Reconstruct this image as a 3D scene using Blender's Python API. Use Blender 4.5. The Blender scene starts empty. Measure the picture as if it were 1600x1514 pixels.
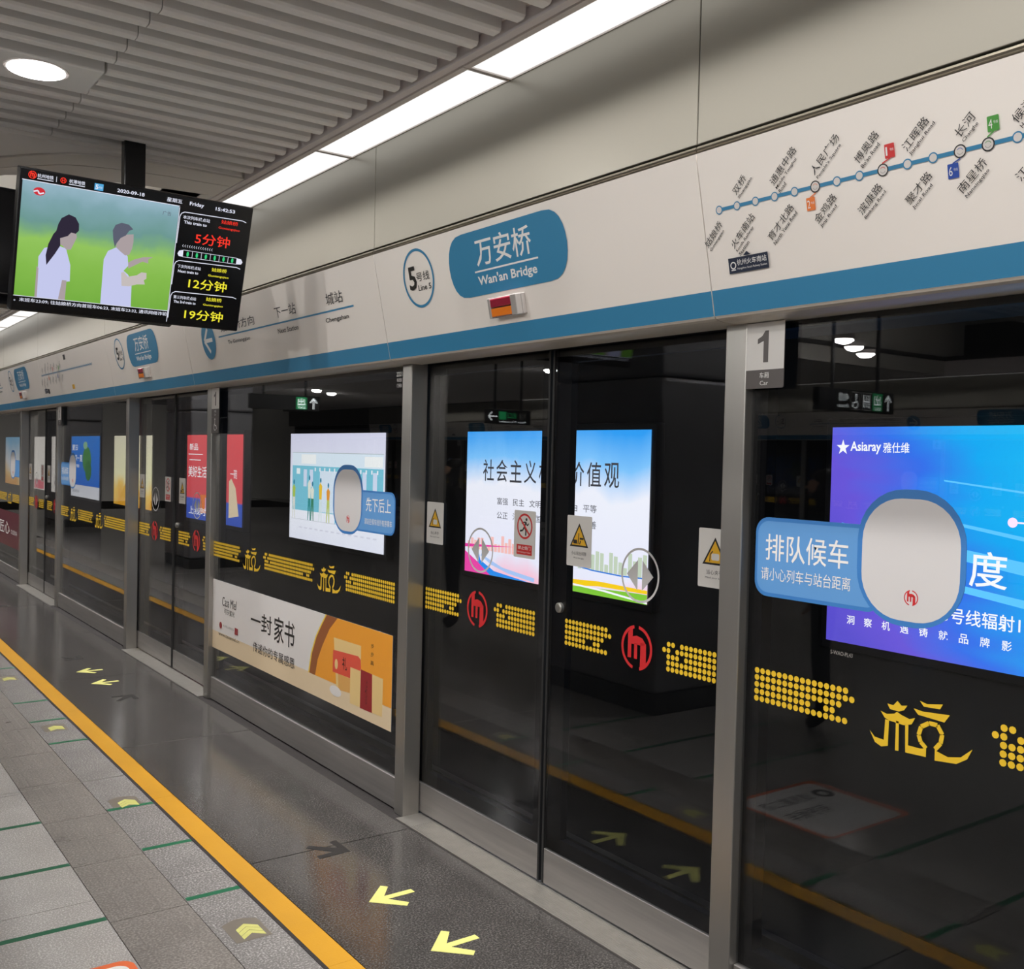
import bpy, bmesh, math, random
from mathutils import Vector, Matrix
random.seed(5)
S = bpy.context.scene
COL = S.collection
PI = math.pi

# ------------------------------------------------------------------ camera
cam_d = bpy.data.cameras.new('camera')
cam = bpy.data.objects.new('camera', cam_d); COL.objects.link(cam)
r_ = Vector((0.81075611, -0.58491082, 0.02353423))
u_ = Vector((-0.00324865, 0.03570669, 0.99935703))
f_ = Vector((0.58537507, 0.81031128, -0.02704925))
M = Matrix((r_, u_, -f_)).transposed().to_4x4()
M.translation = Vector((-2.5239, 0, 1.8095))
cam.matrix_world = M
cam_d.sensor_fit = 'HORIZONTAL'; cam_d.sensor_width = 36
cam_d.lens = 36 * 1583.6 / 1600
cam_d.clip_start = .05; cam_d.clip_end = 200
S.camera = cam
# ------------------------------------------------------------------ world, exposure
w = bpy.data.worlds.new('world'); S.world = w; w.use_nodes = True
bg = w.node_tree.nodes['Background']; bg.inputs[0].default_value = (1.0, .97, .93, 1); bg.inputs[1].default_value = .35
S.view_settings.view_transform = 'Standard'; S.view_settings.look = 'None'
S.view_settings.exposure = -.2; S.view_settings.gamma = 1
S.view_settings.use_curve_mapping = False
S.cycles.max_bounces = 10; S.cycles.transparent_max_bounces = 24
S.cycles.sample_clamp_indirect = 6; S.cycles.use_denoising = True
STRIP_W, SPOT_W = 11.5, 58      # lamp powers: light strip per metre, downlight and added fill lamps


def area(name, loc, sx, sy, power, spread=PI, col=(1, .975, .95), rot=(0, 0, 0)):
    d = bpy.data.lights.new(name, 'AREA'); d.shape = 'RECTANGLE'; d.size = sx; d.size_y = sy
    d.energy = power; d.spread = spread; d.color = col
    o = bpy.data.objects.new(name, d); o.location = loc; o.rotation_euler = rot; COL.objects.link(o)
    return o


for x0 in (-.335, -12.805):
    for yy in ((-6, -1), (-1, 4), (4, 9), (9, 14), (14, 19), (19, 26)):
        area('strip_lamp', (x0, sum(yy) / 2, 3.279), .035, yy[1] - yy[0], STRIP_W * (yy[1] - yy[0]), math.radians(58))

# ------------------------------------------------------------------ materials
MATS = {}


def nt(name):
    m = bpy.data.materials.new(name); m.use_nodes = True
    n = m.node_tree; n.nodes.clear(); MATS[name] = m
    out = n.nodes.new('ShaderNodeOutputMaterial')
    return m, n, out


def pbr(name, col, rough=.5, metal=0, spec=.5, var=0.0, vscale=8, bump=0, bscale=60, stretch=None, coat=0):
    m, n, out = nt(name)
    b = n.nodes.new('ShaderNodeBsdfPrincipled')
    b.inputs['Base Color'].default_value = (*col, 1); b.inputs['Roughness'].default_value = rough
    b.inputs['Metallic'].default_value = metal; b.inputs['Specular IOR Level'].default_value = spec
    b.inputs['Coat Weight'].default_value = coat
    if var or bump:
        geo = n.nodes.new('ShaderNodeNewGeometry'); mp = n.nodes.new('ShaderNodeMapping')
        if stretch: mp.inputs['Scale'].default_value = stretch
        n.links.new(geo.outputs['Position'], mp.inputs[0])
    if var:
        no = n.nodes.new('ShaderNodeTexNoise'); no.inputs['Scale'].default_value = vscale; no.inputs['Detail'].default_value = 6
        rp = n.nodes.new('ShaderNodeValToRGB')
        rp.color_ramp.elements[0].position = .3; rp.color_ramp.elements[1].position = .7
        rp.color_ramp.elements[0].color = (*[max(0, c * (1 - var)) for c in col], 1)
        rp.color_ramp.elements[1].color = (*[min(1, c * (1 + var)) for c in col], 1)
        n.links.new(mp.outputs[0], no.inputs[0]); n.links.new(no.outputs[0], rp.inputs[0]); n.links.new(rp.outputs[0], b.inputs['Base Color'])
    if bump:
        nb = n.nodes.new('ShaderNodeTexNoise'); nb.inputs['Scale'].default_value = bscale; nb.inputs['Detail'].default_value = 3
        bp = n.nodes.new('ShaderNodeBump'); bp.inputs['Strength'].default_value = bump; bp.inputs['Distance'].default_value = .01
        n.links.new(mp.outputs[0], nb.inputs[0]); n.links.new(nb.outputs[0], bp.inputs['Height']); n.links.new(bp.outputs[0], b.inputs['Normal'])
    n.links.new(b.outputs[0], out.inputs[0])
    return m


def emit(name, col, s=1.0):
    m, n, out = nt(name)
    e = n.nodes.new('ShaderNodeEmission'); e.inputs[0].default_value = (*col, 1); e.inputs[1].default_value = s * 1.15
    n.links.new(e.outputs[0], out.inputs[0]); return m


def granite(name, c1, c2, rough, bump, speck=220, spec=.5, mott=1.0):
    m, n, out = nt(name)
    b = n.nodes.new('ShaderNodeBsdfPrincipled'); b.inputs['Specular IOR Level'].default_value = spec
    geo = n.nodes.new('ShaderNodeNewGeometry')
    a = n.nodes.new('ShaderNodeTexNoise'); a.inputs['Scale'].default_value = speck; a.inputs['Detail'].default_value = 4
    v = n.nodes.new('ShaderNodeTexNoise'); v.inputs['Scale'].default_value = 5; v.inputs['Detail'].default_value = 5
    for q in (a, v): n.links.new(geo.outputs['Position'], q.inputs[0])
    mx = n.nodes.new('ShaderNodeMath'); mx.operation = 'MULTIPLY_ADD'; mx.inputs[1].default_value = .5 * mott
    n.links.new(v.outputs[0], mx.inputs[0])
    m2 = n.nodes.new('ShaderNodeMath'); m2.operation = 'MULTIPLY'; m2.inputs[1].default_value = .9
    n.links.new(a.outputs[0], m2.inputs[0]); n.links.new(m2.outputs[0], mx.inputs[2])
    rp = n.nodes.new('ShaderNodeValToRGB'); rp.color_ramp.elements[0].position = .5; rp.color_ramp.elements[1].position = .92
    rp.color_ramp.elements[0].color = (*c1, 1); rp.color_ramp.elements[1].color = (*c2, 1)
    n.links.new(mx.outputs[0], rp.inputs[0]); n.links.new(rp.outputs[0], b.inputs['Base Color'])
    rr = n.nodes.new('ShaderNodeMapRange'); rr.inputs[3].default_value = rough * .7; rr.inputs[4].default_value = rough * 1.4
    n.links.new(v.outputs[0], rr.inputs[0]); n.links.new(rr.outputs[0], b.inputs['Roughness'])
    bp = n.nodes.new('ShaderNodeBump'); bp.inputs['Strength'].default_value = bump; bp.inputs['Distance'].default_value = .002
    n.links.new(a.outputs[0], bp.inputs['Height']); n.links.new(bp.outputs[0], b.inputs['Normal'])
    n.links.new(b.outputs[0], out.inputs[0]); return m


def glass(name, tint, f0=.045):
    m, n, out = nt(name)
    lw = n.nodes.new('ShaderNodeLayerWeight'); lw.inputs['Blend'].default_value = .5
    p = n.nodes.new('ShaderNodeMath'); p.operation = 'POWER'; p.inputs[1].default_value = 4.2
    n.links.new(lw.outputs['Facing'], p.inputs[0])
    q = n.nodes.new('ShaderNodeMath'); q.operation = 'MULTIPLY_ADD'; q.inputs[1].default_value = 1 - f0; q.inputs[2].default_value = f0
    n.links.new(p.outputs[0], q.inputs[0])
    t = n.nodes.new('ShaderNodeBsdfTransparent'); t.inputs[0].default_value = (*tint, 1)
    g = n.nodes.new('ShaderNodeBsdfGlossy'); g.inputs['Roughness'].default_value = .0; g.inputs[0].default_value = (1, 1, 1, 1)
    mx = n.nodes.new('ShaderNodeMixShader')
    n.links.new(q.outputs[0], mx.inputs[0]); n.links.new(t.outputs[0], mx.inputs[1]); n.links.new(g.outputs[0], mx.inputs[2])
    n.links.new(mx.outputs[0], out.inputs[0]); return m


def ramp_emit(name, stops, axis, lo, hi, s=1.0, noise=0.0, nscale=2.0, stretch=(1, 1, 1), skew=0.0, zmix=0.0):
    """emissive printed film or screen picture: colours along a world axis with soft noise"""
    m, n, out = nt(name)
    geo = n.nodes.new('ShaderNodeNewGeometry'); sp = n.nodes.new('ShaderNodeSeparateXYZ')
    n.links.new(geo.outputs['Position'], sp.inputs[0])
    mr = n.nodes.new('ShaderNodeMapRange'); mr.inputs[1].default_value = lo; mr.inputs[2].default_value = hi
    n.links.new(sp.outputs['XYZ'.index(axis)], mr.inputs[0])
    last = mr.outputs[0]
    if zmix:
        zm = n.nodes.new('ShaderNodeMath'); zm.operation = 'MULTIPLY_ADD'; zm.inputs[1].default_value = zmix; zm.inputs[2].default_value = -zmix * 1.35
        n.links.new(sp.outputs[2], zm.inputs[0])
        za = n.nodes.new('ShaderNodeMath'); za.operation = 'ADD'; n.links.new(last, za.inputs[0]); n.links.new(zm.outputs[0], za.inputs[1]); last = za.outputs[0]
    if noise:
        mp = n.nodes.new('ShaderNodeMapping'); mp.inputs['Scale'].default_value = stretch; mp.inputs['Rotation'].default_value = (skew, 0, 0)
        no = n.nodes.new('ShaderNodeTexNoise'); no.inputs['Scale'].default_value = nscale; no.inputs['Detail'].default_value = 3
        n.links.new(geo.outputs['Position'], mp.inputs[0]); n.links.new(mp.outputs[0], no.inputs[0])
        a = n.nodes.new('ShaderNodeMath'); a.operation = 'MULTIPLY_ADD'; a.inputs[1].default_value = noise; a.inputs[2].default_value = -noise / 2
        n.links.new(no.outputs[0], a.inputs[0])
        b = n.nodes.new('ShaderNodeMath'); b.operation = 'ADD'; n.links.new(last, b.inputs[0]); n.links.new(a.outputs[0], b.inputs[1]); last = b.outputs[0]
    rp = n.nodes.new('ShaderNodeValToRGB'); el = rp.color_ramp.elements
    while len(el) < len(stops): el.new(.5)
    for e, (p, c) in zip(el, stops): e.position = p; e.color = (*c, 1)
    n.links.new(last, rp.inputs[0])
    e = n.nodes.new('ShaderNodeEmission'); e.inputs[1].default_value = s * 1.15
    n.links.new(rp.outputs[0], e.inputs[0]); n.links.new(e.outputs[0], out.inputs[0]); return m


def sr(r, g, b):
    f = lambda c: ((c / 255 + .055) / 1.055) ** 2.4 if c > 10 else c / 255 / 12.92
    return (f(r), f(g), f(b))


pbr('steel', (.40, .385, .36), .34, .85, var=.06, vscale=6, stretch=(1, 1, .15))
pbr('steel_brushed', (.40, .38, .365), .38, .75, var=.10, vscale=40, stretch=(1, .05, 1))
pbr('sill_metal', (.42, .40, .37), .33, .8, var=.06, vscale=20)
pbr('black_trim', (.010, .010, .011), .35)
pbr('frit', (.005, .005, .006), .8, 0, .1)
pbr('rubber', (.012, .012, .013), .6)
pbr('interior_black', (.008, .008, .009), .9, 0, .05)
pbr('header_white', sr(236, 229, 222), .34, 0, .4, var=.02, vscale=1.2)
pbr('header_rim', sr(190, 183, 172), .45, .3)
pbr('fascia_metal', sr(146, 142, 132), .33, .4, .5, var=.03, vscale=1.5, stretch=(1, .3, 1))
pbr('bead', sr(120, 113, 100), .28, .7)
pbr('line_blue', sr(52, 128, 170), .4, 0, .4)
pbr('ink_black', sr(30, 27, 27), .5)
pbr('ink_white', sr(232, 230, 228), .5)
pbr('ink_grey', sr(150, 146, 142), .5)
pbr('sign_white', sr(214, 211, 207), .4)
pbr('sign_grey', sr(84, 78, 76), .4)
pbr('sign_yellow', sr(222, 172, 40), .4)
pbr('dot_yellow', sr(226, 186, 42), .45)
pbr('metro_red', sr(196, 36, 40), .45)
pbr('bubble_blue', sr(94, 150, 208), .4)
pbr('bubble_blue_dark', sr(58, 122, 190), .4)
pbr('blank_white', sr(205, 202, 202), .4)
pbr('circle_grey', sr(196, 194, 194), .35)
pbr('red', sr(205, 44, 44), .4)
pbr('orange', sr(228, 120, 50), .4)
pbr('line_green', sr(72, 150, 60), .4)
pbr('line_navy', sr(30, 70, 160), .4)
pbr('navy', sr(26, 36, 58), .4)
pbr('map_ring_white', sr(214, 208, 204), .4)
pbr('lens_red', sr(150, 40, 60), .15)
pbr('lens_orange', sr(240, 130, 40), .15)
pbr('lamp_housing', sr(190, 184, 180), .25, .3)
pbr('ban_white', sr(226, 222, 220), .3)
pbr('ban_beige', sr(228, 206, 172), .3)
pbr('ban_orange', sr(238, 160, 48), .3)
pbr('ban_brown', sr(150, 86, 44), .3)
pbr('ban_yellow', sr(240, 206, 70), .3)
pbr('ban_cream', sr(232, 200, 136), .3)
pbr('ban_tan', sr(222, 168, 92), .3)
pbr('ban_red', sr(224, 84, 64), .3)
pbr('ban_maroon', sr(150, 32, 42), .3)
pbr('ban_darkmaroon', sr(104, 44, 58), .3)
pbr('baffle_grey', sr(243, 240, 238), .55, 0, .3)
pbr('ceiling_void', sr(80, 78, 77), .8)
pbr('ceiling_trim', sr(222, 214, 214), .45)
pbr('ceiling_band', sr(220, 216, 210), .5)
pbr('vault_white', sr(226, 222, 215), .55)
pbr('lamp_frame', sr(222, 214, 210), .4)
pbr('column_panel', sr(120, 119, 122), .35, .2)
pbr('column_base', sr(22, 22, 24), .35)
pbr('tv_black', (.006, .006, .007), .25)
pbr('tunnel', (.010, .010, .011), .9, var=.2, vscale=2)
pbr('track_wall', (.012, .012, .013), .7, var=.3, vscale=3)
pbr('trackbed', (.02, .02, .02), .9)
pbr('rail', (.2, .19, .18), .4, .9)
pbr('cloth_dark', (.012, .012, .016), .85)
pbr('cloth_grey', (.05, .05, .06), .85)
pbr('skin', sr(205, 160, 130), .55)
pbr('hair', (.01, .009, .008), .5)
granite('stone_smooth', (.040, .037, .035), (.20, .188, .179), .07, .16, 130, .5, .25)
granite('stone_rough', (.18, .17, .165), (.66, .635, .61), .10, .4, 120, .5, .3)
granite('stone_left', (.34, .32, .305), (.86, .82, .78), .055, .14, 150, .5, .3)
granite('stone_tactile', (.16, .145, .133), (.48, .44, .405), .30, .4, 110, .4, .4)
pbr('floor_yellow', sr(186, 136, 38), .30, 0, .5, var=.05, vscale=4, bump=.08, bscale=160)
pbr('floor_black', sr(34, 30, 30), .5, bump=.3, bscale=140)
pbr('floor_green', sr(26, 96, 66), .4, var=.08, vscale=20)
pbr('floor_lime', sr(192, 190, 112), .4, var=.05, vscale=30)
pbr('floor_dark', sr(30, 28, 27), .6, 0, .3, var=.1, vscale=30)
pbr('floor_grey', sr(112, 105, 96), .35)
pbr('floor_orange', sr(232, 112, 62), .35)
pbr('joint', sr(44, 40, 38), .8)
glass('glass_clear', (.93, .94, .95), .027)
emit('diffuser', (1, .985, .95), 1.1)
emit('downlight_glow', (1, .98, .96), 30); emit('dome_glow', (1, .98, .96), 95)
emit('e_white', (1, 1, 1), 1.15)
emit('e_offwhite', (.86, .87, .93), 1.05)
emit('tv_white', (.85, .87, 1), .9)
emit('tv_red', (1, .05, .03), .9)
emit('tv_yellow', (1, .9, .05), .9)
emit('tv_green', (.05, .75, .25), .8)
emit('tv_cyan', (.12, .5, .9), .8)
emit('tv_shirt', sr(196, 200, 236), 1)
emit('tv_hair', sr(48, 42, 58), 1)
emit('tv_hair_grey', sr(92, 96, 112), 1)
emit('tv_skin', sr(170, 158, 160), 1)
emit('tv_skin_light', sr(196, 188, 186), 1)
emit('tv_logo_red', sr(206, 50, 60), 1)
emit('tv_bg_dark', sr(8, 8, 30), 1)
emit('sign_green', sr(30, 120, 70), 4)
emit('sign_lit', (.8, .85, .85), 5)
EM = {}


def E(r, g, b, s=1.25):
    k = 'print_%02x%02x%02x_%d' % (r, g, b, int(s * 100))
    if k not in MATS: emit(k, sr(r, g, b), s)
    return k


# ------------------------------------------------------------------ mesh helper
class MB:
    """collects polygons (with material names) and builds ONE mesh object"""
    def __init__(s): s.v = []; s.f = []; s.m = []; s.mats = []; s.sm = []

    def mi(s, mat):
        if mat not in s.mats: s.mats.append(mat)
        return s.mats.index(mat)

    def add(s, verts, faces, mat, smooth=False):
        o = len(s.v); s.v += [tuple(p) for p in verts]; i = s.mi(mat)
        for f in faces: s.f.append([o + k for k in f]); s.m.append(i); s.sm.append(smooth)

    def box(s, a, b, mat, bev=0):
        x0, y0, z0 = a; x1, y1, z1 = b
        if bev:
            bm = bmesh.new(); bmesh.ops.create_cube(bm, size=1)
            for v in bm.verts: v.co = Vector(((x0 + x1) / 2 + v.co.x * (x1 - x0), (y0 + y1) / 2 + v.co.y * (y1 - y0), (z0 + z1) / 2 + v.co.z * (z1 - z0)))
            bmesh.ops.bevel(bm, geom=bm.edges[:], offset=bev, segments=2, affect='EDGES', profile=.5)
            bm.verts.ensure_lookup_table(); bm.verts.index_update()
            s.add([v.co[:] for v in bm.verts], [[v.index for v in f.verts] for f in bm.faces], mat); bm.free(); return
        P = [(x0, y0, z0), (x1, y0, z0), (x1, y1, z0), (x0, y1, z0), (x0, y0, z1), (x1, y0, z1), (x1, y1, z1), (x0, y1, z1)]
        s.add(P, [(0, 3, 2, 1), (4, 5, 6, 7), (0, 1, 5, 4), (1, 2, 6, 5), (2, 3, 7, 6), (3, 0, 4, 7)], mat)

    def prism_y(s, prof, y0, y1, mat, close=True):
        """profile of (x, z) extruded along y"""
        n = len(prof)
        V = [(x, y0, z) for x, z in prof] + [(x, y1, z) for x, z in prof]
        F = [(i, (i + 1) % n, n + (i + 1) % n, n + i) for i in range(n if close else n - 1)]
        if close: F += [tuple(range(n - 1, -1, -1)), tuple(range(n, 2 * n))]
        s.add(V, F, mat)

    def prism_z(s, poly, z0, z1, mat):
        n = len(poly)
        V = [(x, y, z0) for x, y in poly] + [(x, y, z1) for x, y in poly]
        s.add(V, [(i, (i + 1) % n, n + (i + 1) % n, n + i) for i in range(n)] + [tuple(range(n - 1, -1, -1)), tuple(range(n, 2 * n))], mat)

    def cyl(s, p0, p1, r, mat, n=20, r1=None, smooth=True):
        p0, p1 = Vector(p0), Vector(p1); r1 = r if r1 is None else r1
        ax = (p1 - p0).normalized(); a = ax.orthogonal().normalized(); b = ax.cross(a)
        V = [p0 + (a * math.cos(t) + b * math.sin(t)) * r for t in [2 * PI * i / n for i in range(n)]]
        V += [p1 + (a * math.cos(t) + b * math.sin(t)) * r1 for t in [2 * PI * i / n for i in range(n)]]
        s.add(V, [(i, (i + 1) % n, n + (i + 1) % n, n + i) for i in range(n)], mat, smooth)
        s.add(V, [tuple(range(n - 1, -1, -1)), tuple(range(n, 2 * n))], mat)

    def build(s, name, parent=None, smooth=False):
        me = bpy.data.meshes.new(name); me.from_pydata(s.v, [], s.f)
        for m in s.mats: me.materials.append(MATS[m])
        me.polygons.foreach_set('material_index', s.m)
        me.polygons.foreach_set('use_smooth', s.sm)
        me.update()
        bm = bmesh.new(); bm.from_mesh(me); bmesh.ops.recalc_face_normals(bm, faces=bm.faces[:]) if not getattr(s, 'flat', False) else None
        bm.to_mesh(me); bm.free()
        o = bpy.data.objects.new(name, me); COL.objects.link(o)
        if parent is not None: o.parent = parent
        return o


def tag(o, label=None, cat=None, group=None, kind=None):
    if label: o['label'] = label
    if cat: o['category'] = cat
    if group: o['group'] = group
    if kind: o['kind'] = kind
    return o


def empty(name, loc=(0, 0, 0), rot=(0, 0, 0)):
    o = bpy.data.objects.new(name, None); o.location = loc; o.rotation_euler = rot; o.empty_display_size = .1
    COL.objects.link(o); return o


def copy_tree(o, parent=None):
    c = o.copy(); COL.objects.link(c)
    if parent is not None:
        c.parent = parent; c.matrix_parent_inverse = o.matrix_parent_inverse.copy()
    for ch in KIDS.get(o.name, []): copy_tree(ch, c)
    return c


KIDS = {}


def index_kids():
    KIDS.clear()
    for o in bpy.data.objects:
        if o.parent: KIDS.setdefault(o.parent.name, []).append(o)


# ------------------------------------------------------------------ flat prints (signs, posters, screens)
PENDING = []


class Board:
    """flat print on a plane: origin O, u to the right, v up; layers are lifted a fraction of a millimetre"""
    def __init__(s, O, U, V, lift=.0004, base=.0006):
        s.O = Vector(O); s.U = Vector(U).normalized(); s.V = Vector(V).normalized(); s.N = s.U.cross(s.V)
        s.items = []; s.k = 0; s.lift = .00006; s.base = base; s.texts = []

    def P(s, u, v, h): return s.O + s.U * u + s.V * v + s.N * h

    def poly(s, pts, mat, th=0):
        s.k += 1; h = s.base + s.k * s.lift
        s.items.append(('p', [(u, v) for u, v in pts], mat, h, th)); return s

    def rect(s, u0, u1, v0, v1, mat, th=0): return s.poly([(u0, v0), (u1, v0), (u1, v1), (u0, v1)], mat, th)

    def rrect(s, u0, u1, v0, v1, r, mat, n=8, th=0):
        r = min(r, (u1 - u0) / 2, (v1 - v0) / 2); P = []
        for cx, cy, a in ((u1 - r, v0 + r, -PI / 2), (u1 - r, v1 - r, 0), (u0 + r, v1 - r, PI / 2), (u0 + r, v0 + r, PI)):
            P += [(cx + r * math.cos(a + PI / 2 * i / n), cy + r * math.sin(a + PI / 2 * i / n)) for i in range(n + 1)]
        return s.poly(P, mat, th)

    def disc(s, cu, cv, ru, rv, mat, n=28):
        return s.poly([(cu + ru * math.cos(2 * PI * i / n), cv + rv * math.sin(2 * PI * i / n)) for i in range(n)], mat)

    def ring(s, cu, cv, r0, r1, mat, n=40, a0=0, a1=2 * PI):
        s.k += 1; h = s.base + s.k * s.lift
        for i in range(n):
            t0 = a0 + (a1 - a0) * i / n; t1 = a0 + (a1 - a0) * (i + 1) / n
            s.items.append(('p', [(cu + r0 * math.cos(t0), cv + r0 * math.sin(t0)), (cu + r1 * math.cos(t0), cv + r1 * math.sin(t0)),
                                  (cu + r1 * math.cos(t1), cv + r1 * math.sin(t1)), (cu + r0 * math.cos(t1), cv + r0 * math.sin(t1))], mat, h, 0))
        return s

    def line(s, pts, wd, mat):
        s.k += 1; h = s.base + s.k * s.lift
        for (a, b), (c, d) in zip(pts, pts[1:]):
            L = math.hypot(c - a, d - b) or 1e-6; nx, ny = -(d - b) / L * wd / 2, (c - a) / L * wd / 2
            s.items.append(('p', [(a + nx, b + ny), (a - nx, b - ny), (c - nx, d - ny), (c + nx, d + ny)], mat, h, 0))
        return s

    def many(s, polys, mat):
        s.k += 1; h = s.base + s.k * s.lift
        for p in polys: s.items.append(('p', p, mat, h, 0))
        return s

    def text(s, t, u0, u1, v0, v1, mat, bold=0, rot=0, shear=0):
        """text fitted into the box; rot turns it about the box's lower left corner"""
        bold = min(bold, .008) if any(ord(ch) > 0x2e80 for ch in t) else bold
        s.k += 1; s.texts.append((t, u0, u1, v0, v1, mat, bold, rot, shear, s.base + s.k * s.lift)); return s

    def build(s, name, parent=None):
        o = bpy.data.objects.new(name, bpy.data.meshes.new(name)); COL.objects.link(o)
        if parent is not None: o.parent = parent
        PENDING.append((s, o)); return o


CURVES = {}


def flush_boards():
    need = {(t[0], t[6]) for b, o in PENDING for t in b.texts}
    tmp = {}
    for key in need:
        if key in CURVES: continue
        c = bpy.data.curves.new('t', 'FONT'); c.body = key[0]; c.size = 1; c.resolution_u = 2; c.offset = key[1]
        to = bpy.data.objects.new('t', c); COL.objects.link(to); tmp[key] = to
    if tmp:
        bpy.context.view_layer.update(); dg = bpy.context.evaluated_depsgraph_get()
        for key, to in tmp.items():
            me = bpy.data.meshes.new_from_object(to.evaluated_get(dg))
            V = [(v.co.x, v.co.y) for v in me.vertices]; F = [tuple(p.vertices) for p in me.polygons]
            CURVES[key] = (V, F); bpy.data.meshes.remove(me)
        for to in tmp.values():
            c = to.data; bpy.data.objects.remove(to); bpy.data.curves.remove(c)
    for b, o in PENDING:
        mb = MB()
        for _, pts, mat, h, th in b.items:
            n = len(pts)
            if th:
                V = [b.P(u, v, h) for u, v in pts] + [b.P(u, v, h - th) for u, v in pts]
                mb.add(V, [tuple(range(n)), tuple(range(2 * n - 1, n - 1, -1))] + [(i, i + n, (i + 1) % n + n, (i + 1) % n) for i in range(n)], mat)
            else: mb.add([b.P(u, v, h) for u, v in pts], [tuple(range(n))], mat)
        for t, u0, u1, v0, v1, mat, bold, rot, shear, h in b.texts:
            V, F = CURVES[(t, bold)]
            if not V: continue
            xa, xb = min(p[0] for p in V), max(p[0] for p in V); ya, yb = min(p[1] for p in V), max(p[1] for p in V)
            cr, sn = math.cos(rot), math.sin(rot); W = []
            for x, y in V:
                a = (x - xa) / max(xb - xa, 1e-6) * (u1 - u0); c = (y - ya) / max(yb - ya, 1e-6) * (v1 - v0); a += shear * c
                W.append(b.P(u0 + a * cr - c * sn, v0 + a * sn + c * cr, h))
            mb.add(W, F, mat)
        me = o.data; me.from_pydata(mb.v, [], mb.f)
        for m in mb.mats: me.materials.append(MATS[m])
        me.polygons.foreach_set('material_index', mb.m); me.update()
    PENDING.clear()


def wallboard(x, lift=.0004, base=.0006):     # print facing the platform, u = -y, v = z
    return Board((x, 0, 0), (0, -1, 0), (0, 0, 1), lift, base)


HU, HV, HO = (0, -1, 0), (-.105, 0, .496), (-.11, 0, 2.272)


def headboard(): return Board(HO, HU, HV, .0005, .003)


# ================================================================== SETTING
FX0, FX1 = -13.2, .26
# ---- platform floor: every slab a piece
floor = MB(); floor.box((-13.3, -9, -.12), (.26, 36, -.012), 'joint'); floor = floor.build('floor')
tag(floor, kind='structure')
SLAB = {}


def slab(x0, x1, y0, y1, mat, g=.0025):
    key = (round(x1 - x0, 3), round(y1 - y0, 3), mat)
    if key not in SLAB:
        m = MB(); a, b = (x1 - x0) / 2 - g, (y1 - y0) / 2 - g
        m.add([(-a, -b, 0), (a, -b, 0), (a, b, 0), (-a, b, 0), (-a, -b, -.02), (a, -b, -.02), (a, b, -.02), (-a, b, -.02)],
              [(0, 1, 2, 3), (0, 4, 5, 1), (1, 5, 6, 2), (2, 6, 7, 3), (3, 7, 4, 0)], mat)
        o = m.build('stone_slab', floor); SLAB[key] = o
    else:
        o = SLAB[key].copy(); COL.objects.link(o)
    o.location = ((x0 + x1) / 2, (y0 + y1) / 2, 0)
    return o


for k in range(-1, 16): slab(-.85, -.048, .09 + 2.06 * k, 2.15 + 2.06 * k, 'stone_smooth', .0032)
for k in range(-1, 22): slab(-1.2, -.972, 1.245 + 1.5 * k, 2.745 + 1.5 * k, 'stone_rough', .0012)
for k in range(-1, 20):
    for x1 in (-1.5, -3.0, -4.5, -6.0, -7.5, -9.0, -10.5):
        slab(x1 - 1.5, x1, 1.2 + 1.5 * k, 2.7 + 1.5 * k, 'stone_left', .0018)
for k in range(-3, 18): slab(-13.05, -12.0, 2.06 * k, 2.06 * k + 2.06, 'stone_smooth', .0018)
for k in (-1, 0, 1, 2):
    m = MB(); m.box((-.85, 6.261 + 6.18 * k, -.01), (-.048, 6.279 + 6.18 * k, .0004), 'joint'); m.build('expansion_joint', floor)
for k in (0, 1):
    m = MB(); m.box((-4, 5.736 + 9 * k, -.01), (-.974, 5.744 + 9 * k, .0004), 'steel'); m.build('joint_strip', floor)
# tactile paving with raised bars
bars = MB()
bars.add([(-.148, -.303, 0), (.148, -.303, 0), (.148, .303, 0), (-.148, .303, 0), (-.148, -.303, -.02), (.148, -.303, -.02), (.148, .303, -.02), (-.148, .303, -.02)],
         [(0, 1, 2, 3), (0, 4, 5, 1), (1, 5, 6, 2), (2, 6, 7, 3), (3, 7, 4, 0)], 'stone_tactile')
for i in range(4):
    cx = -.105 + .07 * i
    for j in (-1, 1):
        y0, y1 = (-.29, -.012) if j < 0 else (.012, .29)
        bars.add([(cx - .02, y0, 0), (cx + .02, y0, 0), (cx + .02, y1, 0), (cx - .02, y1, 0), (cx - .013, y0 + .008, .0012), (cx + .013, y0 + .008, .0012), (cx + .013, y1 - .008, .0012), (cx - .013, y1 - .008, .0012)],
                 [(4, 5, 6, 7), (0, 1, 5, 4), (1, 2, 6, 5), (2, 3, 7, 6), (3, 0, 4, 7)], 'stone_tactile')
bars.flat = True
tt = bars.build('tactile_tile', floor); tt.location = (-1.35, 2.745 - .305, 0)
for k in range(-4, 32):
    if k == 0: continue
    c = tt.copy(); COL.objects.link(c); c.location = (-1.35, 2.44 + .61 * k, 0)
# yellow edge line and its black border
ln = MB()
for k in range(-2, 12): ln.box((-.956, 1.15 + 2.06 * k, -.01), (-.851, 3.209 + 2.06 * k, .0006), 'floor_yellow')
for k in range(-6, 30): pass
tag(ln.build('safety_line'), 'long yellow safety line painted along the platform floor before the doors', 'floor marking')
ln = MB(); ln.box((-.9715, -6, -.01), (-.9565, 34, .0004), 'floor_black')
tag(ln.build('border_strip'), 'thin black border strip on the left edge of the yellow floor line', 'floor marking')
# base joint along the screen
ln = MB(); ln.box((-.048, -6, -.011), (.3, 34, -.003), 'floor_black'); tag(ln.build('trim_1'), kind='structure')

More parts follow.
